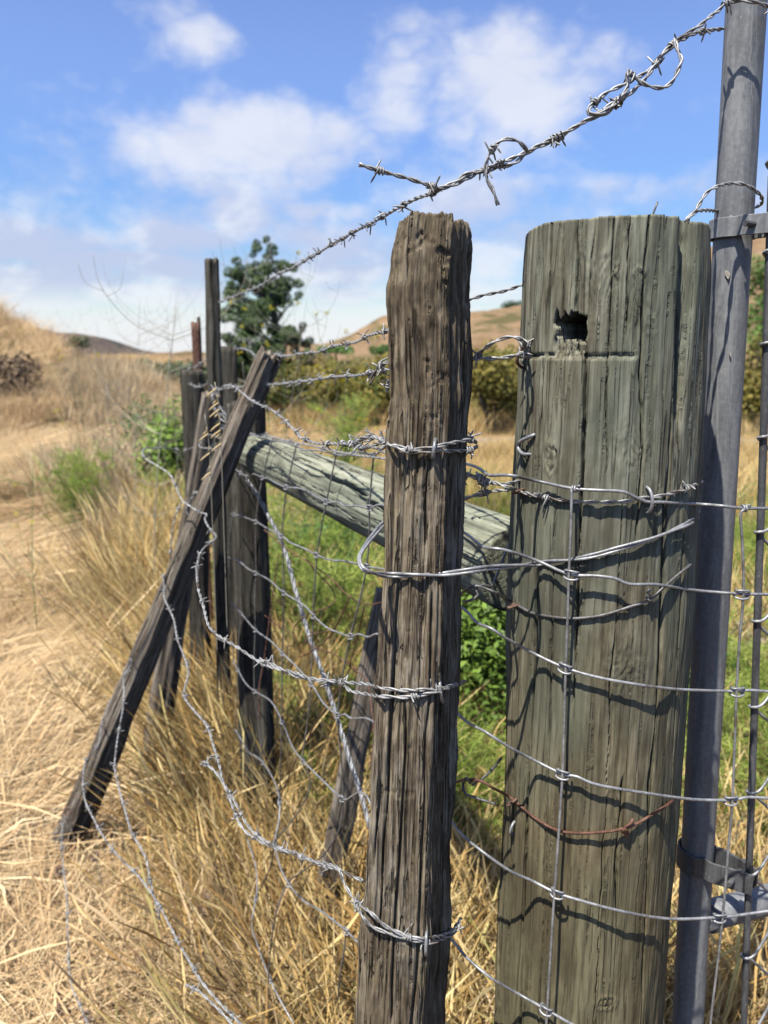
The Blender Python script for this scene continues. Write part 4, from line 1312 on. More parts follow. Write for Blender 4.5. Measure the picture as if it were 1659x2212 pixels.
def tp_disp(UX, UY, SS, ZZ):
    d = 0.0022 * fbm(SS * 22, ZZ * 10, 1, 3, 63) + 0.0013 * fbm(UX * 3, ZZ * 34, UY * 3, 3, 60)
    lowp = sstep(1.36, 1.20, ZZ)
    d = d + (0.45 + 0.55 * lowp) * (-0.0017 * sstep(-0.05, 0.75, fbm(SS * 260, ZZ * 3.5, 2, 2, 64)) + 0.0010 * fbm(SS * 480, ZZ * 7, 2, 2, 65))
    d = d - 0.0030 * sstep(0.75, 1.15, fbm(SS * 80, ZZ * 2.2, 7, 2, 67)) * lowp
    # lumpy, pitted skin near the top
    up = 1 - lowp * 0.75
    d = d + up * (0.0010 * fbm(SS * 70, ZZ * 60, 5, 3, 66)) - up * 0.0022 * sstep(0.62, 1.0, fbm(SS * 60, ZZ * 75, 9, 3, 68))
    # step where the edge runs down
    d = d - 0.004 * np.exp(-((UX - 0.72) / .05) ** 2) * sstep(1.1, 0.95, ZZ) * (1 + .5 * vn(ZZ * 30, 0, 0, 5)) - 0.003 * np.exp(-((UX - 0.52) / .04) ** 2)
    for (px_, py0, py1, w_, dp) in ((925, 980, 1200, .0009, .003), (868, 1250, 2100, .0007, .004), (900, 1500, 2230, .0008, .004), (850, 1600, 1900, .0006, .003), (880, 700, 900, .0006, .002), (945, 1250, 2230, .001, .004)):
        z1, z0 = TP.hit(px_, py0)[2], TP.hit(px_, py1)[2]
        uc = ((px_ - 925) / 93.0)
        d = d - dp * np.exp(-(((UX - uc) * 0.031 - 0.0012 * vn(ZZ * 20, px_, 0, 8)) / w_) ** 2) * sstep(z0, z0 + .02, ZZ) * sstep(z1, z1 - .02, ZZ) * (UY < .6)
    return d


zs2 = np.concatenate([np.linspace(-0.15, 0.66, 36, endpoint=False), np.linspace(0.66, ztp, 520)])
split_post = post_object('split_fence_post', TP, 400, zs2, tp_disp, M['grey_wood'], ztp, lambda x, y: np.where(y < 1.1, 1.0, 0.18),
                         'rough grey brown split post in front with wires stapled round it', 'fence post',
                         topfn=lambda x, y, s_: 0.002 * fbm(s_ * 90, 0, 0, 3, 21) - 0.006 * sstep(.55, 1, x) - 0.005 * sstep(-.5, -1, x) + 0.0015 * fbm(s_ * 400, 0, 0, 2, 23))


def R_(off):
    return ('R', off)


def T_(off):
    return ('T', off)


def path(lst, dflt=None):
    out = []
    for q in lst:
        if len(q) == 2:
            q = (*q, dflt)
        px, py, s_ = q
        if isinstance(s_, tuple):
            out.append((RP if s_[0] == 'R' else TP).hit(px, py, s_[1]))
        else:
            out.append(P(px, py, s_))
    return np.array(out)


plank = chaikin([(-1, -.45), (1, -.45), (1, .5), (-1, .5)], 1)
square = chaikin([(-1, -1), (1, -1), (1, 1), (-1, 1)], 1)
rough = chaikin([(-1, -.6), (-.1, -.95), (.9, -.5), (1, .6), (.1, .9), (-.9, .6)], 1)

leaning = log('leaning_fence_post', 'grey weathered post leaning far over to the right above the grass', 'fence post', P(120, 1880, 1.62), P(583, 768, 1.36), square, 0.034, 0.0180, M['old_wood'], 100, 420, 1.3,
              roll=0.62, cracks=((0.03, .1, .9, .0018, .008), (0.055, .25, 1.3, .0018, .006), (0.085, .0, 1.2, .002, .01), (0.15, .1, 1.2, .002, .008)), ends=.008)
log('tall_stake', 'tall thin dark wooden stake standing against the sky', 'fence post', P(468, 1160, 1.85) - (0, 0, .45), P(457, 562, 1.85), square, 0.0165, 0.0150, M['dark_wood'], 60, 200, 0.8, roll=0.5, ends=.006)
brace_post = log('brace_post', 'dark squat post holding the far end of the round rail', 'fence post', P(545, 1300, 1.58) - (0, 0, .45), P(531, 868, 1.58), square, 0.039, 0.037, M['dark_wood'], 70, 160, 1.0, roll=0.12)
log('weathered_plank', 'split weathered plank leaning beside the foot of the tall stake', 'fence post', P(385, 1235, 1.80) - (0.06, 0, .35), P(456, 852, 1.74), rough, 0.042, 0.020, M['old_wood'], 60, 200, 1.4, roll=0.5,
    cracks=((0.04, .1, .9, .002, .01), (0.08, .2, 1.0, .002, .008)))
log('short_stake', 'short dark stake with a slanting top behind the tall stake', 'fence post', P(483, 960, 2.1) - (0, 0, .9), P(495, 750, 2.1), plank, 0.021, 0.021, M['dark_wood'], 40, 100, 1.0)
rst = log('rusty_stake', 'rusty steel stake with a brown top left of the tall stake', 'fence stake', P(432, 900, 2.3) - (0, 0, .9), P(421, 697, 2.3), plank, 0.0125, 0.0115, M['rust'], 24, 60, 0.4)
log('thin_stake', 'thin dark stick just right of the rusty stake', 'fence stake', P(432, 830, 2.6) - (0, 0, .9), P(429, 686, 2.6), circle(12), 0.006, 0.006, M['dark_wood'], 16, 60, 0.4)
log('old_fence_post', 'dark half hidden post wrapped in loose wire left of the stakes', 'fence post', P(412, 1100, 2.1) - (0, 0, .9), P(414, 800, 2.1), rough, 0.030, 0.028, M['dark_wood'], 40, 100, 1.2)
log('slanting_plank', 'dark plank slanting down behind the mesh into the fennel', 'plank', P(735, 1730, 1.28) - (.04, 0, .25), P(838, 1275, 1.28), plank, 0.024, 0.022, M['old_wood'], 50, 200, 1.0, roll=0.25)
rail = log('brace_rail', 'thick pale round rail running from the round post to the brace post', 'fence rail', P(1120, 1228, 0.735), P(556, 982, 1.50), circle(90), 0.0455, 0.0395, M['rail_wood'], 150, 460, 0.45,
           cracks=((0.098, .26, .46, .0022, .016), (0.088, .14, .32, .0020, .015), (0.108, .1, .8, .0007, .005), (0.118, .0, .5, .0006, .004), (0.128, .3, .9, .0006, .004),
                   (0.078, .1, .7, .0006, .004), (0.103, .5, .9, .0008, .005), (0.068, .3, .8, .0005, .003), (0.122, .05, .7, .0006, .004), (0.134, .2, .9, .0006, .004), (0.058, .1, .6, .0006, .003), (0.113, .0, .25, .0008, .005)))



# ------------------------------------------------------------------ wire
def staple(parent, c, nrm, up, h_, mat, r=0.0013, out=0.005):
    c, nrm, up = (np.array(q, float) for q in (c, nrm, up))
    nrm /= np.linalg.norm(nrm); up /= np.linalg.norm(up)
    q = spline([c + up * h_ - nrm * .012, c + up * h_ + nrm * .001, c + up * h_ * .6 + nrm * out, c + nrm * out * 1.25, c - up * h_ * .6 + nrm * out, c - up * h_ + nrm * .001, c - up * h_ - nrm * .012], .0012)
    mb = MB()
    mb.tube(q, r, 8)
    return mb.build('staple', mat, parent)


def barb_mesh(seed):
    R = random.Random(seed)
    mb = MB()
    for s_ in (-1, 1):
        r0 = 0.0023
        a0 = R.uniform(0, 6.28)
        turns = R.choice((1.4, 1.9))
        aa = np.linspace(a0, a0 + s_ * turns * 2 * math.pi, 22)
        xx = np.linspace(-0.0022, 0.0022, 22) + s_ * 0.0009
        coil = np.stack([xx, r0 * np.cos(aa), r0 * np.sin(aa)], 1)
        def tail(p, a, sg, ln):
            tdir = np.array((0, -math.sin(a), math.cos(a))) * sg
            rd = np.array((0, math.cos(a), math.sin(a)))
            t = np.linspace(0.15, 1, 6)[:, None]
            return p + tdir * t * ln + rd * t * ln * .25 + np.array((1, 0, 0)) * t * ln * R.uniform(-.45, .45)
        l1, l2 = R.uniform(.005, .0095), R.uniform(.005, .0095)
        e = tail(coil[-1], aa[-1], s_, l1)
        b = tail(coil[0], aa[0], -s_, l2)[::-1]
        pth_ = np.vstack([b, coil, e])
        rad_ = np.full(len(pth_), 0.00072)
        rad_[0] = rad_[-1] = 0.0002
        rad_[1] = rad_[-2] = 0.0006
        mb.tube(pth_, rad_, 5)
    me = mb.mesh('barb')
    me.materials.append(M['barb'])
    return me


BARBS = [barb_mesh(i) for i in range(6)]


def twist(parent, r, rs, rh, pitch, mat, phase=0.0, name='strand', sides=6):
    fr = frames(r)
    t, n_, b = fr
    L = np.concatenate([[0], np.cumsum(np.linalg.norm(np.diff(r, axis=0), axis=1))])
    a = 2 * math.pi * L / pitch + phase + 0.5 * np.sin(L * 40)
    for k in range(2):
        off = rh * (n_ * np.cos(a + k * math.pi)[:, None] + b * np.sin(a + k * math.pi)[:, None])
        mb = MB()
        mb.tube(r + off, rs * (1 + 0.10 * np.sin(L * 310 + k)), sides)
        mb.build(name, mat, parent)
    return fr, L


def barbed(label, runs, spacing=0.055, rs=0.00086, pitch=0.025, mat='barb', group='barbed wires of the fence', first=0.015, loose=1.0):
    o = None
    for pts_ in runs:
        p = np.array(pts_)
        if o is None:
            o = empty('barbed_wire', label, 'barbed wire', tuple(p[0]), group)
            org = p[0]
        r = spline(p - org, 0.0032)
        # small kinks of hand bent wire
        kk = np.arange(len(r)) * 0.0032
        r = r + np.stack([vn(kk * 16, 1, 0, 3), vn(kk * 16, 2, 0, 4), vn(kk * 16, 3, 0, 5)], 1) * 0.0007 * loose
        (t, n_, b), L = twist(o, r, rs, rs * 1.06, pitch * RNG.uniform(.9, 1.1), M[mat], RNG.uniform(0, 6))
        s_ = first
        while s_ < L[-1] - 0.01:
            i = int(np.searchsorted(L, s_))
            c = link('barb', RNG.choice(BARBS), o)
            a = RNG.uniform(0, 6.28)
            nn, bb = n_[i] * math.cos(a) + b[i] * math.sin(a), -n_[i] * math.sin(a) + b[i] * math.cos(a)
            c.matrix_local = Matrix(((t[i][0], nn[0], bb[0], r[i][0]), (t[i][1], nn[1], bb[1], r[i][1]), (t[i][2], nn[2], bb[2], r[i][2]), (0, 0, 0, 1)))
            s_ += max(spacing * 1.5, .05) * RNG.uniform(.8, 1.25)
    return o


# top wire from the gate tube down to the tall stake, knotted back on itself
Yt = 0.64
A_far = [(937, 417, .62), (898, 431, .66), (842, 459, .72), (783, 490, .82), (738, 516, .92), (700, 538, 1.0), (664, 560, 1.1), (636, 576, 1.2), (604, 589, 1.3), (581, 605, 1.4), (556, 621, 1.5), (524, 632, 1.62), (473, 653, 1.83)]
A1 = [(1690, 40, .71), (1659, 14, .690), (1630, 3, .686), (1595, 0, .690), (1570, 6, .692), (1553, 22, .69), (1534, 36, .68), (1514, 53, .675), (1475, 78, .67), (1441, 106, .665), (1419, 134, .66), (1396, 168, .655), (1368, 196, .65), (1335, 224, .648), (1307, 246, .645),
      (1268, 260, .642), (1234, 280, .64), (1206, 300, .64), (1172, 314, .64), (1139, 330, .635), (1111, 353, .63), (1077, 361, .63), (1044, 370, .625), (1010, 375, .62), (988, 392, .62), (965, 403, .62)] + A_far
barbed('long barbed wire running from the top of the gate tube down to the tall stake', [path(A1)], 0.04, rs=.0009)
A2 = [(1600, 62, .75), (1570, 62, .735), (1536, 64, .715), (1505, 70, .69), (1475, 84, .68), (1452, 98, .67), (1430, 122, .665), (1407, 148, .66), (1380, 165, .655), (1352, 181, .65), (1318, 196, .648), (1290, 216, .645), (1271, 235, .642), (1274, 247, .64), (1301, 244, .64), (1324, 228, .642),
      (1345, 205, .645), (1356, 185, .648), (1354, 158, .65), (1368, 166, .65), (1396, 184, .65), (1430, 190, .65), (1452, 177, .65), (1463, 155, .65), (1472, 131, .652), (1464, 112, .655), (1456, 86, .66)]
barbed('looped barbed wire tail knotted under the top of the gate tube', [path(A2)], 0.04, rs=.0009)
A3 = [(774, 356, .60), (831, 372, .605), (887, 386, .61), (954, 404, .615), (999, 390, .62), (1049, 363, .625), (1094, 346, .63), (1133, 329, .632), (1172, 309, .635), (1212, 290, .638), (1251, 269, .64), (1290, 246, .642), (1325, 222, .645), (1363, 200, .65)]
A4 = [(1136, 325, .628), (1128, 314, .625), (1116, 305, .622), (1094, 300, .62), (1076, 308, .62), (1062, 324, .62), (1052, 347, .62), (1050, 375, .62), (1056, 392, .62), (1066, 409, .62), (1077, 442, .62)]
barbed('loose ended barbed wire sticking out over the split post', [path(A3)], 0.034, rs=.0009)
barbed('small hooked loop of barbed wire hanging above the split post', [path(A4)], 0.07, first=.03)
# loop round the gate tube above the collar
barbed('twisted wire loop slung round the gate tube just above its collar', [path([(1484, 480, .64), (1487, 472, .64), (1500, 458, .645), (1514, 435, .65), (1530, 413, .655), (1554, 401, .66), (1581, 395, .680), (1608, 397, .685), (1633, 410, .695), (1647, 427, .71), (1642, 442, .73), (1615, 452, .76)]),
                                                                        path([(1600, 460, .76), (1575, 458, .745), (1549, 455, .715), (1519, 453, .67), (1495, 460, .655), (1482, 478, .65)])], 0.2, first=.5)
# wires between the two wooden posts and on to the far stakes
barbed('thin barbed wire passing behind both wooden posts at eye level', [path([(1200, 595, .74), (1129, 615, .74), (1090, 628, .73), (1048, 636, .72), (1010, 648, .71), (930, 675, .70), (835, 714, .74), (796, 725, .80), (764, 740, .88), (719, 749, .98), (687, 759, 1.08), (652, 764, 1.18), (613, 769, 1.3),
                                                                           (590, 765, 1.42), (559, 773, 1.55), (537, 756, 1.7), (505, 752, 1.95)])], 0.055)
barbed('barbed wire held by the rusty staple beside the square hole, running to the brace post', [
    path([(1142, 780, R_(.003)), (1141, 765, R_(.006)), (1136, 748, R_(.010)), (1126, 733, .60), (1110, 727, .60), (1087, 730, .60), (1062, 742, .60), (1043, 756, .61), (1031, 770, .62), (1000, 782, .63), (930, 795, .64), (845, 797, .68), (824, 801, .71), (796, 806, .76), (761, 812, .82), (716, 815, .92), (668, 821, 1.05),
          (620, 828, 1.2), (594, 830, 1.3), (540, 833, 1.5), (490, 838, 1.7), (455, 842, 1.85)]),
    path([(1135, 768, R_(.003)), (1118, 767, .61), (1090, 772, .61), (1060, 774, .61), (1030, 772, .62), (960, 778, .64), (845, 781, .66), (821, 789, .67), (809, 807, .67), (799, 832, .67)]),
    path([(870, 800, .67), (847, 812, .67), (840, 828, .67), (834, 848, .67)])], 0.045)
barbed('bright barbed wire curling over the leaning post and tied to the split post', [
    path([(466, 861, 1.30), (462, 850, 1.28), (473, 842, 1.27), (489, 832, 1.27), (505, 834, 1.26), (524, 848, 1.24), (543, 863, 1.22), (562, 874, 1.16), (588, 887, 1.08), (610, 903, 1.0), (626, 919, .95), (642, 935, .90), (652, 945, .86), (684, 956, .80), (732, 959, .73), (764, 956, .68), (796, 945, .63), (825, 949, .59),
          (841, 960, T_(.006)), (861, 965, T_(.004)), (891, 972, T_(.003)), (922, 969, T_(.003)), (940, 966, T_(.003)), (964, 961, T_(.003)), (998, 954, T_(.004)), (1018, 950, T_(.006)), (1030, 955, .64)]),
    path([(732, 956, .74), (764, 962, .68), (790, 966, .64), (815, 958, .61), (838, 950, .575), (861, 968, T_(.005)), (891, 977, T_(.003)), (922, 975, T_(.003)), (945, 974, T_(.003)), (970, 976, T_(.003)), (1000, 975, T_(.004)), (1019, 971, T_(.005)), (1030, 965, .64)]),
    path([(760, 962, .68), (775, 950, .655), (795, 941, .635), (815, 944, .61), (833, 958, .585), (825, 968, .59), (800, 962, .62), (775, 968, .66)])], 0.05, pitch=.028)
barbed('thin barbed wire along the top of the woven mesh, tied at the round post', [
    path([(478, 925, 1.5), (510, 931, 1.47), (555, 938, 1.42), (588, 944, 1.32), (639, 957, 1.18), (667, 962, 1.12), (706, 969, 1.05), (734, 976, .99), (770, 983, .92), (804, 987, .87), (835, 992, .82), (900, 1005, .76), (960, 1018, .70), (1015, 1028, .66), (1042, 1032, .635), (1069, 1041, .61), (1102, 1052, .60), (1116, 1056, R_(.004)),
          (1133, 1063, R_(.003)), (1175, 1073, R_(.003)), (1232, 1081, R_(.003)), (1283, 1083, R_(.003)), (1347, 1082, R_(.003)), (1379, 1076, R_(.003)), (1427, 1070, R_(.003)), (1469, 1059, R_(.003)), (1504, 1047, R_(.004)), (1516, 1042, .68)])], 0.09)
barbed('knotted barbed wire end between the two wooden posts', [path([(1000, 1022, .62), (1015, 1026, .615), (1030, 1030, .61), (1045, 1037, .61), (1060, 1043, .61), (1085, 1046, .615), (1118, 1040, .63), (1140, 1038, .66)]),
                                                               path([(1000, 1078, .63), (1030, 1069, .62), (1065, 1061, .61), (1095, 1058, .60), (1118, 1060, R_(.004))]),
                                                               path([(1029, 1022, .612), (1036, 1030, .605), (1032, 1042, .605), (1043, 1046, .61), (1048, 1036, .615), (1038, 1026, .617)])], 0.12, first=.02)
# falling coils on the left
barbed('drooping barbed wire hanging from the leaning post to the middle of the split post', [
    path([(392, 982, 1.62), (375, 970, 1.6), (336, 968, 1.5), (313, 969, 1.45), (308, 983, 1.42), (322, 997, 1.4), (347, 1011, 1.38), (367, 1025, 1.36), (378, 1047, 1.34), (392, 1079, 1.32), (412, 1095, 1.30), (431, 1107, 1.29), (447, 1112, 1.28), (443, 1122, 1.26), (454, 1143, 1.22), (467, 1158, 1.18), (451, 1176, 1.12), (435, 1193, 1.06),
          (426, 1221, .98), (426, 1246, .92), (429, 1274, .88), (440, 1311, .84), (451, 1350, .80), (465, 1367, .78), (485, 1381, .76), (510, 1395, .74), (538, 1414, .72), (566, 1431, .70), (594, 1442, .68), (636, 1452, .66), (670, 1464, .64), (738, 1472, .61), (798, 1479, .575), (820, 1487, T_(.006)),
          (850, 1491, T_(.004)), (878, 1493, T_(.003)), (915, 1492, T_(.003)), (950, 1489, T_(.003)), (978, 1481, T_(.005)), (998, 1475, .60), (1006, 1472, .63)]),
    path([(560, 1424, .705), (594, 1438, .685), (636, 1459, .66), (690, 1470, .64), (742, 1477, .61), (758, 1491, .595), (798, 1500, .573), (820, 1504, T_(.006)), (850, 1506, T_(.004)), (878, 1507, T_(.003)), (915, 1502, T_(.003)), (945, 1495, T_(.003)), (975, 1485, T_(.005)), (998, 1477, .60)])], 0.066, pitch=.028)
barbed('long falling barbed wire ending round the lower split post', [
    path([(352, 1240, 1.46), (355, 1267, 1.38), (356, 1292, 1.33), (374, 1335, 1.26), (382, 1378, 1.2), (396, 1414, 1.14), (407, 1454, 1.08), (398, 1501, 1.02), (418, 1533, .98), (446, 1566, .94), (464, 1616, .88), (475, 1656, .84), (482, 1688, .81), (504, 1728, .77), (529, 1774, .74), (551, 1800, .72), (583, 1821, .70), (638, 1847, .67), (686, 1863, .64), (730, 1875, .61),
          (746, 1911, .60), (770, 1947, .585), (798, 1967, T_(.006)), (830, 1997, T_(.004)), (858, 2011, T_(.003)), (886, 2023, T_(.003)), (922, 2025, T_(.003)), (958, 2018, T_(.004)), (986, 2003, .58), (996, 1983, .61)]),
    path([(438, 1645, .84), (452, 1656, .82), (466, 1668, .81), (486, 1697, .79), (503, 1740, .76), (520, 1780, .735), (545, 1806, .72), (590, 1830, .695), (638, 1843, .67), (686, 1868, .64), (730, 1878, .61), (760, 1893, .60), (786, 1903, .59)]),
    path([(765, 1945, .59), (782, 1975, T_(.007)), (800, 1998, T_(.005)), (830, 2012, T_(.004)), (858, 2020, T_(.003)), (886, 2028, T_(.003)), (922, 2032, T_(.003)), (958, 2027, T_(.004)), (988, 2010, .58)])], 0.062, pitch=.028)
barbed('barbed wire falling straight down from the side of the leaning post', [
    path([(286, 1425, 1.50), (283, 1435, 1.42), (268, 1465, 1.36), (268, 1494, 1.32), (265, 1530, 1.28), (259, 1566, 1.23), (252, 1609, 1.18), (248, 1656, 1.14), (257, 1702, 1.09), (272, 1756, 1.04), (284, 1796, 1.0), (313, 1850, .97), (324, 1897, .95), (331, 1929, .94), (345, 1985, .93)])], 0.06)
barbed('barbed wire curving down from behind the leaning post to the bottom edge', [
    path([(262, 1475, 1.66), (247, 1497, 1.6), (223, 1551, 1.52), (212, 1609, 1.42), (187, 1641, 1.32), (180, 1681, 1.25), (184, 1728, 1.18), (205, 1774, 1.12), (230, 1816, 1.06), (259, 1853, 1.01), (299, 1893, .96), (335, 1940, .92), (364, 1994, .88), (389, 2041, .84), (414, 2084, .80), (436, 2120, .77), (479, 2170, .74), (515, 2206, .72), (560, 2260, .70)]),
    path([(400, 2127, .78), (428, 2141, .765), (464, 2172, .745), (500, 2210, .73), (530, 2260, .71)])], 0.055, pitch=.028)
barbed('thin barbed wire sinking into the grass at the lower left', [
    path([(148, 1752, 1.66), (138, 1775, 1.5), (133, 1814, 1.42), (137, 1875, 1.33), (144, 1929, 1.27), (146, 2001, 1.20), (148, 2073, 1.14), (155, 2127, 1.10), (169, 2163, 1.07), (187, 2206, 1.04), (205, 2260, 1.0)])], 0.06)
barbed('short kinked barbed wire hanging down the left edge of the leaning post', [
    path([(392, 1085, 1.50), (380, 1110, 1.48), (372, 1150, 1.47), (370, 1190, 1.47), (366, 1225, 1.50)])], 0.05)
barbed('tangled barbed wire wound round the stakes', [
    path([(420, 1130, 1.62), (402, 1100, 1.62), (425, 1062, 1.62), (440, 1070, 1.62), (455, 1040, 1.6), (470, 980, 1.58), (430, 965, 1.62), (450, 940, 1.66), (485, 950, 1.6), (500, 920, 1.56), (478, 905, 1.58), (470, 885, 1.62)]),
    path([(395, 975, 1.9), (420, 965, 1.85), (450, 955, 1.8), (460, 965, 1.78), (440, 985, 1.8), (415, 990, 1.85)]),
    path([(402, 800, 2.0), (425, 790, 1.96), (440, 780, 1.9), (452, 775, 1.86)]),
    path([(410, 830, 2.0), (430, 835, 1.9), (455, 830, 1.84), (475, 880, 1.7), (490, 900, 1.6), (505, 935, 1.5)]),
    path([(455, 850, 1.72), (463, 880, 1.70), (486, 900, 1.62), (500, 925, 1.54), (478, 950, 1.6), (462, 970, 1.66)])], 0.035, first=.01, loose=2.5)

# ---- smooth wires
def wire(name, label, cat, runs, r, mat, group=None, parent=None, kink=0.0006, sides=8):
    o = None
    if parent is None:
        o = empty(name, label, cat, tuple(runs[0][0]), group)
        org = runs[0][0]
        for pts_ in runs:
            q = spline(np.array(pts_) - org, .004)
            kk = np.arange(len(q)) * .004
            q = q + np.stack([vn(kk * 20, 1, 0, 3), vn(kk * 20, 2, 0, 4), vn(kk * 20, 3, 0, 5)], 1) * kink
            mb = MB()
            mb.tube(q, r, sides)
            mb.build('strand', mat, o)
        return o


def twisted(label, cat, name, pts_, rs, rh, pitch, mat, group=None):
    o = empty(name, label, cat, tuple(pts_[0]), group)
    q = spline(pts_ - pts_[0], .004)
    twist(o, q, rs, rh, pitch, mat, 1.0, sides=8)
    return o


twisted('bright double tie wire looped round the split post and the round post', 'wire', 'tie_wire',
        path([(860, 1110, .64), (830, 1130, .60), (811, 1151, .57), (790, 1178, .55), (777, 1202, .54), (780, 1223, .53), (797, 1236, .528), (838, 1242, T_(.004)), (898, 1242, T_(.0035)), (958, 1240, T_(.005)), (1012, 1233, .545), (1063, 1226, .555), (1123, 1222, .57), (1159, 1218, R_(.006)), (1194, 1213, R_(.004)), (1232, 1209, R_(.003)),
              (1283, 1200, R_(.003)), (1347, 1182, R_(.003)), (1411, 1163, R_(.003)), (1459, 1143, R_(.003)), (1492, 1127, R_(.004)), (1507, 1108, .66), (1500, 1090, .70)]), 0.00115, 0.0013, 0.135, M['wire'])
wire('lower_tie_wire', 'dull wire loop sagging round the round post below the bright tie wire', 'wire',
     [path([(990, 1290, .62), (1003, 1276, .60), (1027, 1265, .59), (1050, 1271, .59), (1075, 1281, .59), (1101, 1297, R_(.003)), (1123, 1310, R_(.002)), (1155, 1326, R_(.002)), (1219, 1337, R_(.002)), (1271, 1335, R_(.002)), (1315, 1326, R_(.002)), (1363, 1310, R_(.002)), (1402, 1297, R_(.002)), (1427, 1275, R_(.002)), (1459, 1246, R_(.002)), (1488, 1222, R_(.003)), (1500, 1203, .66), (1492, 1188, .70)]),
      path([(1000, 1302, .60), (1018, 1296, .59), (1033, 1285, .59), (1027, 1270, .592), (1045, 1262, .595), (1062, 1266, .60), (1075, 1240, .64), (1090, 1200, .67), (1100, 1175, .70)]),
      path([(1395, 1290, R_(.0035)), (1402, 1300, R_(.005)), (1408, 1290, R_(.003)), (1398, 1282, R_(.005)), (1404, 1272, R_(.004))])], 0.0012, M['old_wire'])
wire('rusty_tie_wire', 'rusty brown wire sagging round the lower round post', 'wire',
     [path([(985, 1690, .62), (1002, 1685, .60), (1019, 1684, .59), (1043, 1688, .59), (1067, 1702, .59), (1099, 1718, R_(.004)), (1127, 1742, R_(.002)), (1155, 1766, R_(.002)), (1195, 1790, R_(.004)), (1235, 1800, R_(.006)), (1295, 1800, R_(.006)), (1343, 1792, R_(.006)), (1371, 1782, R_(.004)), (1411, 1758, R_(.002)), (1447, 1734, R_(.003)),
            (1467, 1706, .66), (1472, 1678, .69), (1464, 1650, .73)]),
      path([(1343, 1798, R_(.007)), (1350, 1790, R_(.009)), (1356, 1798, R_(.006)), (1352, 1808, R_(.006)), (1348, 1788, R_(.008)), (1362, 1780, R_(.008)), (1368, 1768, R_(.007))])], 0.00125, M['rust'])
wire('dark_wire_tail', 'dark bent wire ends beside the rusty staple between the posts', 'wire',
     [path([(1035, 1688, .60), (1063, 1662, .61), (1083, 1638, .64)]), path([(999, 1692, .60), (1003, 1714, .59), (1030, 1724, .59), (1071, 1737, .58)]),
      path([(1000, 1692, .60), (1008, 1680, .59), (1016, 1692, .595), (1024, 1682, .59), (1030, 1690, .6), (1020, 1696, .6)])], 0.0012, M['old_wire'])
wire('wire_end', 'short dark wire end sticking up over the round post rim', 'wire', [path([(1406, 475, .70), (1410, 462, .70), (1420, 436, .70)]), path([(1423, 478, .70), (1424, 463, .70), (1433, 464, .70), (1434, 478, .70)])], 0.0009, M['old_wire'])
o = empty('brace_wire', 'thick twisted brace wire slanting down behind the mesh from the brace post', 'wire', tuple(P(533, 1035, 1.48)))
q0 = path([(533, 1035, 1.48), (555, 1068, 1.46), (575, 1105, 1.43), (612, 1180, 1.38), (640, 1280, 1.32), (665, 1365, 1.27), (695, 1450, 1.22), (725, 1540, 1.17), (752, 1630, 1.13), (778, 1710, 1.09), (800, 1790, 1.05)])
for ph in (0, 2.1):
    twist(o, spline(q0 - q0[0], .004), 0.0016, 0.0026, 0.035, M['wire'], ph)

# crumpled rusty mesh behind
ru = [
    path([(569, 1145, 1.35), (594, 1165, 1.33), (622, 1185, 1.3), (656, 1207, 1.25), (695, 1238, 1.2), (720, 1255, 1.16), (751, 1288, 1.12), (782, 1305, 1.08), (801, 1308, 1.05), (821, 1302, 1.02), (850, 1298, 1.0)]),
    path([(661, 1210, 1.25), (690, 1240, 1.3), (720, 1271, 1.3), (723, 1297, 1.28), (706, 1313, 1.26), (678, 1322, 1.26), (650, 1339, 1.27), (633, 1358, 1.28), (639, 1381, 1.27)]),
    path([(714, 1364, 1.2), (678, 1369, 1.22), (661, 1381, 1.2), (678, 1395, 1.18), (720, 1411, 1.15), (756, 1439, 1.12), (776, 1459, 1.1), (792, 1475, 1.08), (802, 1527, 1.05), (806, 1607, 1.02), (798, 1667, 1.0)]),
    path([(754, 1291, 1.12), (734, 1339, 1.15), (706, 1381, 1.18), (675, 1405, 1.2), (644, 1423, 1.22)]),
    path([(756, 1440, 1.12), (738, 1479, 1.13), (698, 1539, 1.15), (662, 1599, 1.18), (622, 1679, 1.22), (600, 1740, 1.25)]),
    path([(784, 1311, 1.08), (776, 1367, 1.1), (756, 1437, 1.12)]),
    path([(570, 1330, 1.3), (590, 1345, 1.3), (622, 1361, 1.28), (634, 1372, 1.27), (636, 1390, 1.27), (620, 1395, 1.28)]),
    path([(600, 1200, 1.35), (590, 1290, 1.34), (575, 1390, 1.33), (560, 1480, 1.32), (560, 1570, 1.31)])]
wire('rusty_wire_tangle', 'crumpled rusty wire mesh tangled behind the woven fence', 'wire', ru, 0.0011, M['rust'], kink=.002)

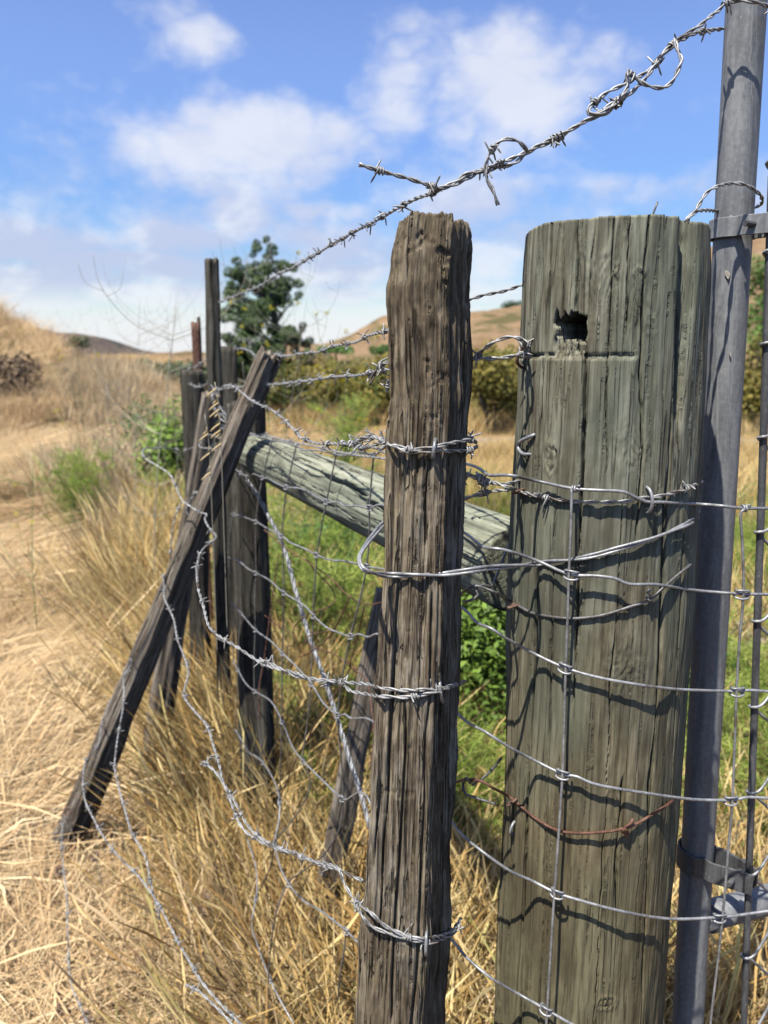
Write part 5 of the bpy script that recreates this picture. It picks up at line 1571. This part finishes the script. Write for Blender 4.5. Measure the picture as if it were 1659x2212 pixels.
# ------------------------------------------------------------------ woven wire fence
wf = empty('woven_wire_fence', 'galvanised woven wire fence mesh with knots sagging between the posts', 'wire fence', (0, 0, 0))
ya, yb, yc_, yd, ye, yf = .886, 1.03, 1.15, 1.30, 1.45, 1.56
stA = [(807, 982), (798, 1098), (792, 1224), (757, 1375), (730, 1545), (740, 1725), (700, 1845), (622, 1907), (586, 2027), (580, 2107), (576, 2230)]
lines = [
    [(480, 918, 1.62), (510, 932, 1.55), (560, 944, ye), (588, 951, yd), (612, 955, 1.22), (640, 962, yc_), (655, 972, 1.12), (690, 973, 1.07), (726, 982, yb), (745, 984, .99), (770, 976, .95), (807, 983, ya), (822, 975, .87), (840, 980, .85), (900, 990, .79), (960, 995, .72), (1010, 1003, .66), (1035, 1012, .62), (1055, 1026, .595), (1085, 1026, .585), (1110, 1028, .578), (1160, 1039, R_(.012)),
     (1235, 1055, R_(.010)), (1290, 1059, R_(.009)), (1345, 1062, R_(.008)), (1370, 1073, R_(.006)), (1395, 1084, R_(.004)), (1430, 1085, R_(.005)), (1510, 1089, .60), (1560, 1093, .590), (1610, 1098, .590), (1700, 1098, .60)],
    [(505, 1012, 1.55), (535, 1030, ye), (548, 1024, 1.38), (567, 1032, yd), (580, 1034, 1.26), (595, 1043, 1.2), (619, 1053, yc_), (640, 1054, 1.12), (660, 1060, 1.1), (705, 1084, yb), (730, 1085, .99), (745, 1093, .97), (770, 1093, .93), (798, 1098, ya), (815, 1091, .87), (835, 1093, .85), (900, 1115, .78), (960, 1130, .71), (1008, 1154, .645), (1030, 1172, .61), (1050, 1183, .59), (1090, 1188, .582), (1160, 1211, R_(.012)),
     (1228, 1240, R_(.009)), (1290, 1244, R_(.008)), (1330, 1250, R_(.008)), (1360, 1262, R_(.008)), (1420, 1263, R_(.008)), (1500, 1275, .595), (1605, 1283, .590), (1700, 1284, .59)],
    [(500, 1110, 1.52), (521, 1115, ye), (553, 1127, yd), (575, 1140, 1.24), (609, 1158, yc_), (627, 1172, 1.12), (655, 1184, 1.08), (685, 1199, yb), (715, 1210, .98), (745, 1212, .95), (792, 1224, ya), (840, 1232, .83), (900, 1255, .75), (960, 1290, .68), (1005, 1318, .63), (1030, 1345, .60), (1060, 1357, .58), (1090, 1377, .582), (1150, 1410, R_(.013)),
     (1222, 1443, R_(.008)), (1300, 1465, R_(.007)), (1400, 1482, R_(.008)), (1480, 1490, .590), (1592, 1493, .592), (1625, 1491, .592), (1700, 1498, .59)],
    [(493, 1204, 1.5), (517, 1213, ye), (535, 1228, 1.38), (553, 1238, yd), (580, 1252, 1.24), (613, 1280, yc_), (645, 1300, 1.1), (662, 1312, 1.07), (677, 1330, yb), (705, 1355, .96), (730, 1366, .92), (757, 1375, ya), (775, 1370, .86), (795, 1376, .84), (825, 1373, .81), (900, 1440, .74), (960, 1510, .66), (1003, 1555, .61), (1050, 1582, .58), (1100, 1614, .578), (1150, 1640, R_(.014)),
     (1215, 1672, R_(.008)), (1245, 1677, R_(.008)), (1290, 1695, R_(.008)), (1400, 1714, R_(.010)), (1500, 1727, .585), (1582, 1728, .590), (1620, 1722, .592), (1700, 1728, .59)],
    [(500, 1303, 1.5), (521, 1325, ye), (551, 1360, yd), (585, 1385, 1.22), (610, 1411, yc_), (640, 1440, 1.1), (672, 1477, yb), (700, 1520, .97), (730, 1545, ya), (745, 1543, .87), (760, 1552, .85), (808, 1560, .80), (900, 1660, .72), (960, 1750, .65), (992, 1797, .61), (1040, 1838, .58), (1100, 1880, .575), (1150, 1903, R_(.016)),
     (1198, 1927, R_(.012)), (1250, 1944, R_(.011)), (1350, 1970, R_(.013)), (1450, 1985, .582), (1560, 1981, .588), (1610, 1975, .590), (1700, 1962, .59)],
    [(504, 1427, 1.5), (514, 1447, 1.45), (530, 1475, 1.38), (550, 1493, yd), (585, 1515, 1.22), (609, 1557, yc_), (630, 1610, 1.1), (654, 1643, yb), (694, 1683, .95), (740, 1725, ya), (760, 1720, .86), (775, 1712, .84), (790, 1718, .82), (800, 1735, .80), (860, 1860, .74), (930, 1980, .66), (980, 2035, .61), (1010, 2070, .59), (1060, 2112, .575), (1120, 2147, R_(.020)),
     (1182, 2182, R_(.016)), (1240, 2215, R_(.015)), (1330, 2262, R_(.015))],
    [(508, 1575, 1.45), (536, 1623, 1.38), (552, 1633, 1.34), (568, 1647, yd), (580, 1665, 1.25), (594, 1691, 1.2), (604, 1731, yc_), (602, 1775, 1.12), (594, 1819, 1.08), (603, 1865, 1.04), (622, 1907, 1.0), (655, 1945, .95), (698, 1971, .90), (748, 2011, .85), (776, 2039, .82), (800, 2065, .80)],
    [(530, 1800, 1.3), (536, 1819, 1.3), (552, 1871, 1.25), (555, 1927, 1.2), (544, 1995, 1.14), (558, 2047, 1.08), (580, 2107, 1.02), (605, 2160, .98), (634, 2212, .95), (650, 2250, .93)],
]
stays = [
    [(1235, 1055, R_(.012)), (1233, 1150, R_(.012)), (1229, 1240, R_(.011)), (1226, 1340, R_(.011)), (1222, 1443, R_(.010)), (1219, 1560, R_(.008)), (1215, 1672, R_(.010)), (1207, 1800, R_(.012)), (1198, 1927, R_(.014)), (1190, 2050, R_(.017)), (1182, 2182, R_(.018)), (1178, 2260, R_(.018))],
    [(1610, 1098, .588), (1600, 1112, .587), (1604, 1180, .588), (1606, 1283, .588), (1597, 1390, .590), (1591, 1493, .590), (1587, 1610, .590), (1582, 1728, .588), (1572, 1850, .588), (1561, 1981, .586), (1549, 2090, .585), (1538, 2180, .585), (1530, 2260, .585)],
    [(926, 992, .765), (925, 1120, .758), (920, 1262, .73), (905, 1445, .73), (895, 1655, .725), (890, 1910, .71)],
    [(807, 982, ya), (802, 1040, ya), (798, 1098, ya), (797, 1160, ya), (792, 1224, ya), (776, 1300, ya), (757, 1375, ya), (740, 1460, ya), (730, 1545, ya), (737, 1640, ya), (741, 1725, ya), (733, 1790, .89), (700, 1845, .92), (650, 1885, .96), (622, 1907, 1.0), (600, 1960, .99), (587, 2027, 1.0), (580, 2107, 1.01), (577, 2230, 1.0)],
    [(726, 982, yb), (715, 1035, yb), (705, 1084, yb), (694, 1140, yb), (685, 1199, yb), (680, 1265, yb), (677, 1330, yb), (674, 1405, yb), (672, 1477, yb), (664, 1560, yb), (654, 1643, yb), (668, 1675, 1.03), (669, 1705, 1.03), (650, 1745, 1.04), (622, 1785, 1.06), (594, 1819, 1.08), (585, 1870, 1.12), (560, 1925, 1.18)],
    [(640, 962, yc_), (630, 1005, yc_), (619, 1053, yc_), (613, 1105, yc_), (609, 1158, yc_), (612, 1215, yc_), (613, 1280, yc_), (612, 1345, yc_), (610, 1411, yc_), (609, 1480, yc_), (609, 1557, yc_), (606, 1640, yc_), (604, 1731, yc_)],
    [(588, 951, yd), (576, 995, yd), (567, 1032, yd), (558, 1080, yd), (553, 1127, yd), (552, 1180, yd), (553, 1238, yd), (551, 1300, yd), (551, 1360, yd), (549, 1430, yd), (550, 1493, yd), (560, 1570, yd), (568, 1647, yd)],
    [(560, 944, ye), (548, 985, ye), (535, 1030, ye), (526, 1070, ye), (521, 1115, ye), (518, 1160, ye), (517, 1213, ye), (519, 1270, ye), (521, 1325, ye), (516, 1380, ye), (514, 1447, ye), (512, 1510, ye), (508, 1575, ye)],
    [(545, 940, 1.5), (533, 985, 1.5), (520, 1020, 1.5), (508, 1060, 1.5), (503, 1112, 1.5), (495, 1160, 1.5), (493, 1204, 1.5), (497, 1250, 1.5), (500, 1303, 1.5), (505, 1360, 1.5), (504, 1427, 1.5)],
    [(748, 2011, .85), (742, 2060, .85), (734, 2110, .85), (730, 2160, .85)],
]
LW = []
for l in lines:
    q = spline(path(l), .004)
    LW.append(q)
    mb = MB()
    mb.tube(q, 0.00128, 8)
    mb.build('line_wire', M['wire'], wf)
SW = []
for l in stays:
    q = spline(path(l), .004)
    SW.append(q)
    mb = MB()
    mb.tube(q, 0.00112, 7)
    mb.build('stay_wire', M['old_wire'] if l[0][0] < 1000 else M['wire'], wf)


def knot_mesh(kind):
    mb = MB()
    if kind == 'wrap':
        a = np.linspace(0, 2.3 * 2 * math.pi, 34)
        q = np.stack([np.linspace(-.0022, .0022, 34), 0.0022 * np.cos(a), 0.0022 * np.sin(a)], 1)
        mb.tube(q, 0.00095, 6)
        mb.tube(np.array([(.0022, 0.001, .002), (.0028, -.001, .0026), (.0042, -.0012, .003)]), 0.0008, 6)
    else:
        for sg in (-1, 1):
            q = spline([(-.0052, .0020, sg * .0022), (-.0046, -.0012, sg * .0030), (0, -.0026, sg * .0036), (.0046, -.0012, sg * .0030), (.0052, .0020, sg * .0022)], .0008)
            mb.tube(q, 0.00095, 6)
        mb.tube(spline([(-.0046, .0012, .003), (0, .0026, 0), (.0046, .0012, -.003)], .0008), 0.0009, 6)
    me = mb.mesh('knot')
    me.materials.append(M['wire'])
    return me


KN = {k: knot_mesh(k) for k in ('wrap', 'clip')}
for i, a in enumerate(LW):
    for j, b in enumerate(SW):
        d = np.linalg.norm(a[:, None, :] - b[None, ::2, :], axis=2)
        k = np.unravel_index(np.argmin(d), d.shape)
        if d[k] < 0.03 and 0 < k[0] < len(a) - 1:
            t = a[min(k[0] + 2, len(a) - 1)] - a[max(k[0] - 2, 0)]
            t /= np.linalg.norm(t)
            kb = k[1] * 2
            s_ = b[min(kb + 2, len(b) - 1)] - b[max(kb - 2, 0)]
            s_ = -s_ / np.linalg.norm(s_)
            yv = np.cross(s_, t); yv /= np.linalg.norm(yv)
            if yv[1] < 0:
                yv = -yv
            zv = np.cross(t, yv)
            c = link('knot', KN['wrap' if i == 0 else 'clip'], wf)
            p_ = a[k[0]]
            sc = 1.0
            c.matrix_local = Matrix(((t[0] * sc, yv[0] * sc, zv[0] * sc, p_[0]), (t[1] * sc, yv[1] * sc, zv[1] * sc, p_[1]), (t[2] * sc, yv[2] * sc, zv[2] * sc, p_[2]), (0, 0, 0, 1)))

# staples, driven into their posts
FR = np.array((0, -1.0, 0.0))


def staple_on(parent, post, px, py, h_, mat, nx_=0.0, r=0.0013, out=0.005, tilt=0.0):
    c = post.hit(px, py)
    staple(parent, c, (nx_, -1, 0), (math.sin(tilt), 0, math.cos(tilt)), h_, mat, r, out)


for (px, py, h_, tl) in ((938, 970, .0068, .1), (953, 1490, .0095, -.15), (921, 2036, .0095, .0)):
    staple_on(split_post, TP, px, py, h_, M['wire'], -.1, .0014, .006, tl)
for (px, py, h_, mt, nx_, tl, ot) in ((1136, 770, .009, 'staple_rust', -.9, .2, .010), (1124, 1060, .005, 'staple_rust', -.9, 1.2, .007), (1396, 1080, .0098, 'wire', .3, -.05, .006), (1116, 1306, .005, 'staple_rust', -.8, 1.3, .008),
                                      (1112, 1728, .006, 'staple_rust', -.8, .9, .007), (1110, 1788, .0060, 'wire', -.8, .1, .005)):
    staple_on(round_post, RP, px, py, h_, M[mt], nx_, .0013, ot, tl)
# the half pulled bright staple
mb = MB()
mb.tube(spline(path([(1156, 938, R_(-.002)), (1150, 941, R_(.004)), (1128, 951, R_(.009)), (1120, 960, R_(.010)), (1121, 972, R_(.010)), (1132, 981, R_(.006)), (1150, 981, R_(-.002))]), .0015), 0.0015, 8)
mb.build('staple', M['wire'], round_post)

# ------------------------------------------------------------------ chain link gate
gate = empty('chain_link_gate', 'grey steel gate tube with collars, tension bar and chain link at the right edge', 'gate', tuple(P(1448, 2212, .722)))
org = np.array(gate.location)
pt, pb = P(1616, -60, .722), P(1484, 2230, .722)
pb2 = pb + (pb - pt) * 0.30
mb = MB()
q = np.linspace(pt, pb2, 60) - org
mb.tube(q, 0.0163, 48)
pole = mb.build('gate_tube', M['pole'], gate)


def pole_at(py):
    zz = P(829, py, .722)[2]
    t = (zz - pt[2]) / (pb[2] - pt[2])
    return pt + (pb - pt) * t


pax = (pb - pt) / np.linalg.norm(pb - pt)
# tension bar
bt, bb = P(1668, 380, .69), P(1606, 2240, .684)
bb2 = bb + (bb - bt) * .15
mb = MB()
mb.tube(np.linspace(bt, bb2, 50) - org, 0.0034, 12)
mb.build('tension_bar', M['dark_tube'], gate)


def band(py, hgt, name='tension_band'):
    """flat strap round the tube, both ends brought out to the tension bar"""
    c = pole_at(py)
    t = (c[2] - bt[2]) / (bb[2] - bt[2])
    b = bt + (bb - bt) * t
    d = (b - c) * (1, 1, 0)
    L = np.linalg.norm(d)
    d /= L
    s_ = np.array((-d[1], d[0], 0))
    r = 0.0193
    pts_ = [d * (L + .006) - s_ * .006]
    pts_ += [d * L * .8 - s_ * .010, d * r * 1.1 - s_ * r * 0.80]
    for a in np.linspace(-0.8, -2 * math.pi + 0.8, 26):
        pts_.append(d * math.cos(a) * r + s_ * math.sin(a) * r)
    pts_ += [d * r * 1.1 + s_ * r * .80, d * L * .8 + s_ * .010, d * (L + .006) + s_ * .006]
    q = spline(pts_, .0015)
    tt = np.gradient(q, axis=0); tt /= np.linalg.norm(tt, axis=1)[:, None]
    nn = np.stack([-tt[:, 1], tt[:, 0], np.zeros(len(q))], 1)
    th_, h2 = 0.0011, hgt / 2
    ring = [(-1, -1), (-1, 1), (-.6, 1.06), (.6, 1.06), (1, 1), (1, -1), (.6, -1.06), (-.6, -1.06)]
    V = np.stack([q + nn * th_ * a + np.array((0, 0, 1.0)) * h2 * b for a, b in ring], 1).reshape(-1, 3)
    f = [(i * 8 + j, i * 8 + (j + 1) % 8, (i + 1) * 8 + (j + 1) % 8, (i + 1) * 8 + j) for i in range(len(q) - 1) for j in range(8)]
    f += [tuple(range(7, -1, -1)), tuple((len(q) - 1) * 8 + j for j in range(8))]
    mb = MB()
    mb.add(V + (c - org), f)
    o = mb.build(name, M['pole'] if py < 1000 else M['dark_tube'], gate, smooth=False)
    # carriage bolt through the ends, its square head behind
    mb = MB()
    mb.tube(np.array([(d * L * .78 - s_ * .022), (d * L * .78 + s_ * .022)]) + (c - org), .0026, 8)
    mb.tube(np.array([(d * L * .78 + s_ * .012), (d * L * .78 + s_ * .020)]) + (c - org), .0078, 6)
    mb.build('bolt', M['dark_tube'], gate, smooth=False)
    return o


band(496, 0.0158)
band(1850, 0.0215)
# cross rail of the gate frame
r0, r1 = P(1512, 1982, .73), P(1659, 1943, .757)
r1 = r0 + (r1 - r0) * 3.2
mb = MB()
mb.tube(np.linspace(r0, r1, 12) - org, 0.0155, 40)
mb.build('cross_rail', M['pole'], gate)
mb = MB()          # weld bead
a = np.linspace(0, 2 * math.pi, 40)
rd = (r1 - r0) / np.linalg.norm(r1 - r0)
n1 = np.cross(rd, (0, 0, 1)); n1 /= np.linalg.norm(n1)
n2 = np.cross(rd, n1)
mb.tube(np.array([r0 + rd * (.0125 + .0035 * math.cos(2 * k)) + (n1 * math.cos(k) + n2 * math.sin(k)) * .0160 for k in a]) - org, 0.0022, 6, cap=False)
mb.build('weld_bead', M['dark_tube'], gate)
# chain link: zigzag wires hooked through one another, the first round the tension bar
loops = [345, 540, 740, 942, 1146, 1338, 1522, 1706, 1882, 2058, 2230, 2400]
gd = rd * (1, 1, 0); gd /= np.linalg.norm(gd)
Wd = 0.046
zz = []
for py in loops:
    t = (P(829, py, .687)[2] - bt[2]) / (bb[2] - bt[2])
    zz.append(bt + (bb - bt) * t)
nrm = np.array((gd[1], -gd[0], 0))
for c in range(6):
    pts_ = []
    if c == 0:
        for i in range(len(zz) - 1):
            b = zz[i]
            pts_ += [b + gd * .006 + nrm * .0055 + (0, 0, .004), b - gd * .0055 + nrm * .002 + (0, 0, -.001), b + gd * .004 - nrm * .0055 + (0, 0, -.006)]
            m_ = (zz[i] + zz[i + 1]) / 2 + gd * Wd
            pts_ += [m_ - nrm * .002 - gd * .006 + (0, 0, .005), m_ + gd * .001, m_ + nrm * .002 - gd * .006 + (0, 0, -.005)]
    else:
        for i in range(len(zz) - 1):
            odd = c % 2
            a_ = (zz[i] if not odd else (zz[i] + zz[i + 1]) / 2) + gd * Wd * c
            b_ = (zz[i + 1] if odd else (zz[i] + zz[i + 1]) / 2) + gd * Wd * (c + 1)
            pts_ += [a_ + nrm * .002 + gd * .006 + (0, 0, .005), a_ - gd * .001, a_ - nrm * .002 + gd * .006 + (0, 0, -.005), b_ - nrm * .002 - gd * .006 + (0, 0, .005), b_ + gd * .001, b_ + nrm * .002 - gd * .006 + (0, 0, -.005)]
    mb = MB()
    mb.tube(spline(np.array(pts_) - org, .003), 0.0015, 7)
    mb.build('chain_wire', M['wire'] if c else M['wire'], gate)
# bird lime and peeling flakes on the tube
def flake(py, dx_, sx, sz, nm='paint_flake'):
    c = pole_at(py)
    al = math.atan2(c[0], c[1]) 
    a = math.asin(max(-.95, min(.95, dx_)))
    n_ = np.array((math.sin(a) * math.cos(al) - math.cos(a) * math.sin(al), -math.sin(a) * math.sin(al) - math.cos(a) * math.cos(al), 0))
    p = c + n_ * .0168 - org
    s_ = np.cross(n_, (0, 0, 1))
    pts_ = [p + s_ * sx * RNG.uniform(.6, 1.1) * math.cos(k) + np.array((0, 0, 1)) * sz * RNG.uniform(.6, 1.1) * math.sin(k) + s_ * sx * .5 * math.sin(k) for k in np.linspace(0, 6.28, 9)[:-1]]
    mb = MB()
    V = np.array(pts_ + [q + n_ * RNG.uniform(.0006, .0018) for q in pts_])
    mb.add(V, [tuple(range(8, 16)), tuple(range(7, -1, -1))] + [(i, (i + 1) % 8, 8 + (i + 1) % 8, 8 + i) for i in range(8)])
    mb.build(nm, M['flake'], gate, smooth=False)


m, n = new_mat('pale_flake')
finish(n, n.ramp(n.noise(n.n('ShaderNodeTexCoord').outputs['Object'], 300, 3), [(0.4, (0.45, 0.40, 0.32)), (0.6, (0.66, 0.62, 0.53))]), 0.9)
M['flake'] = m
flake(596, -.15, .0022, .0042)
flake(476, -.1, .0022, .003)
flake(768, .2, .001, .003)
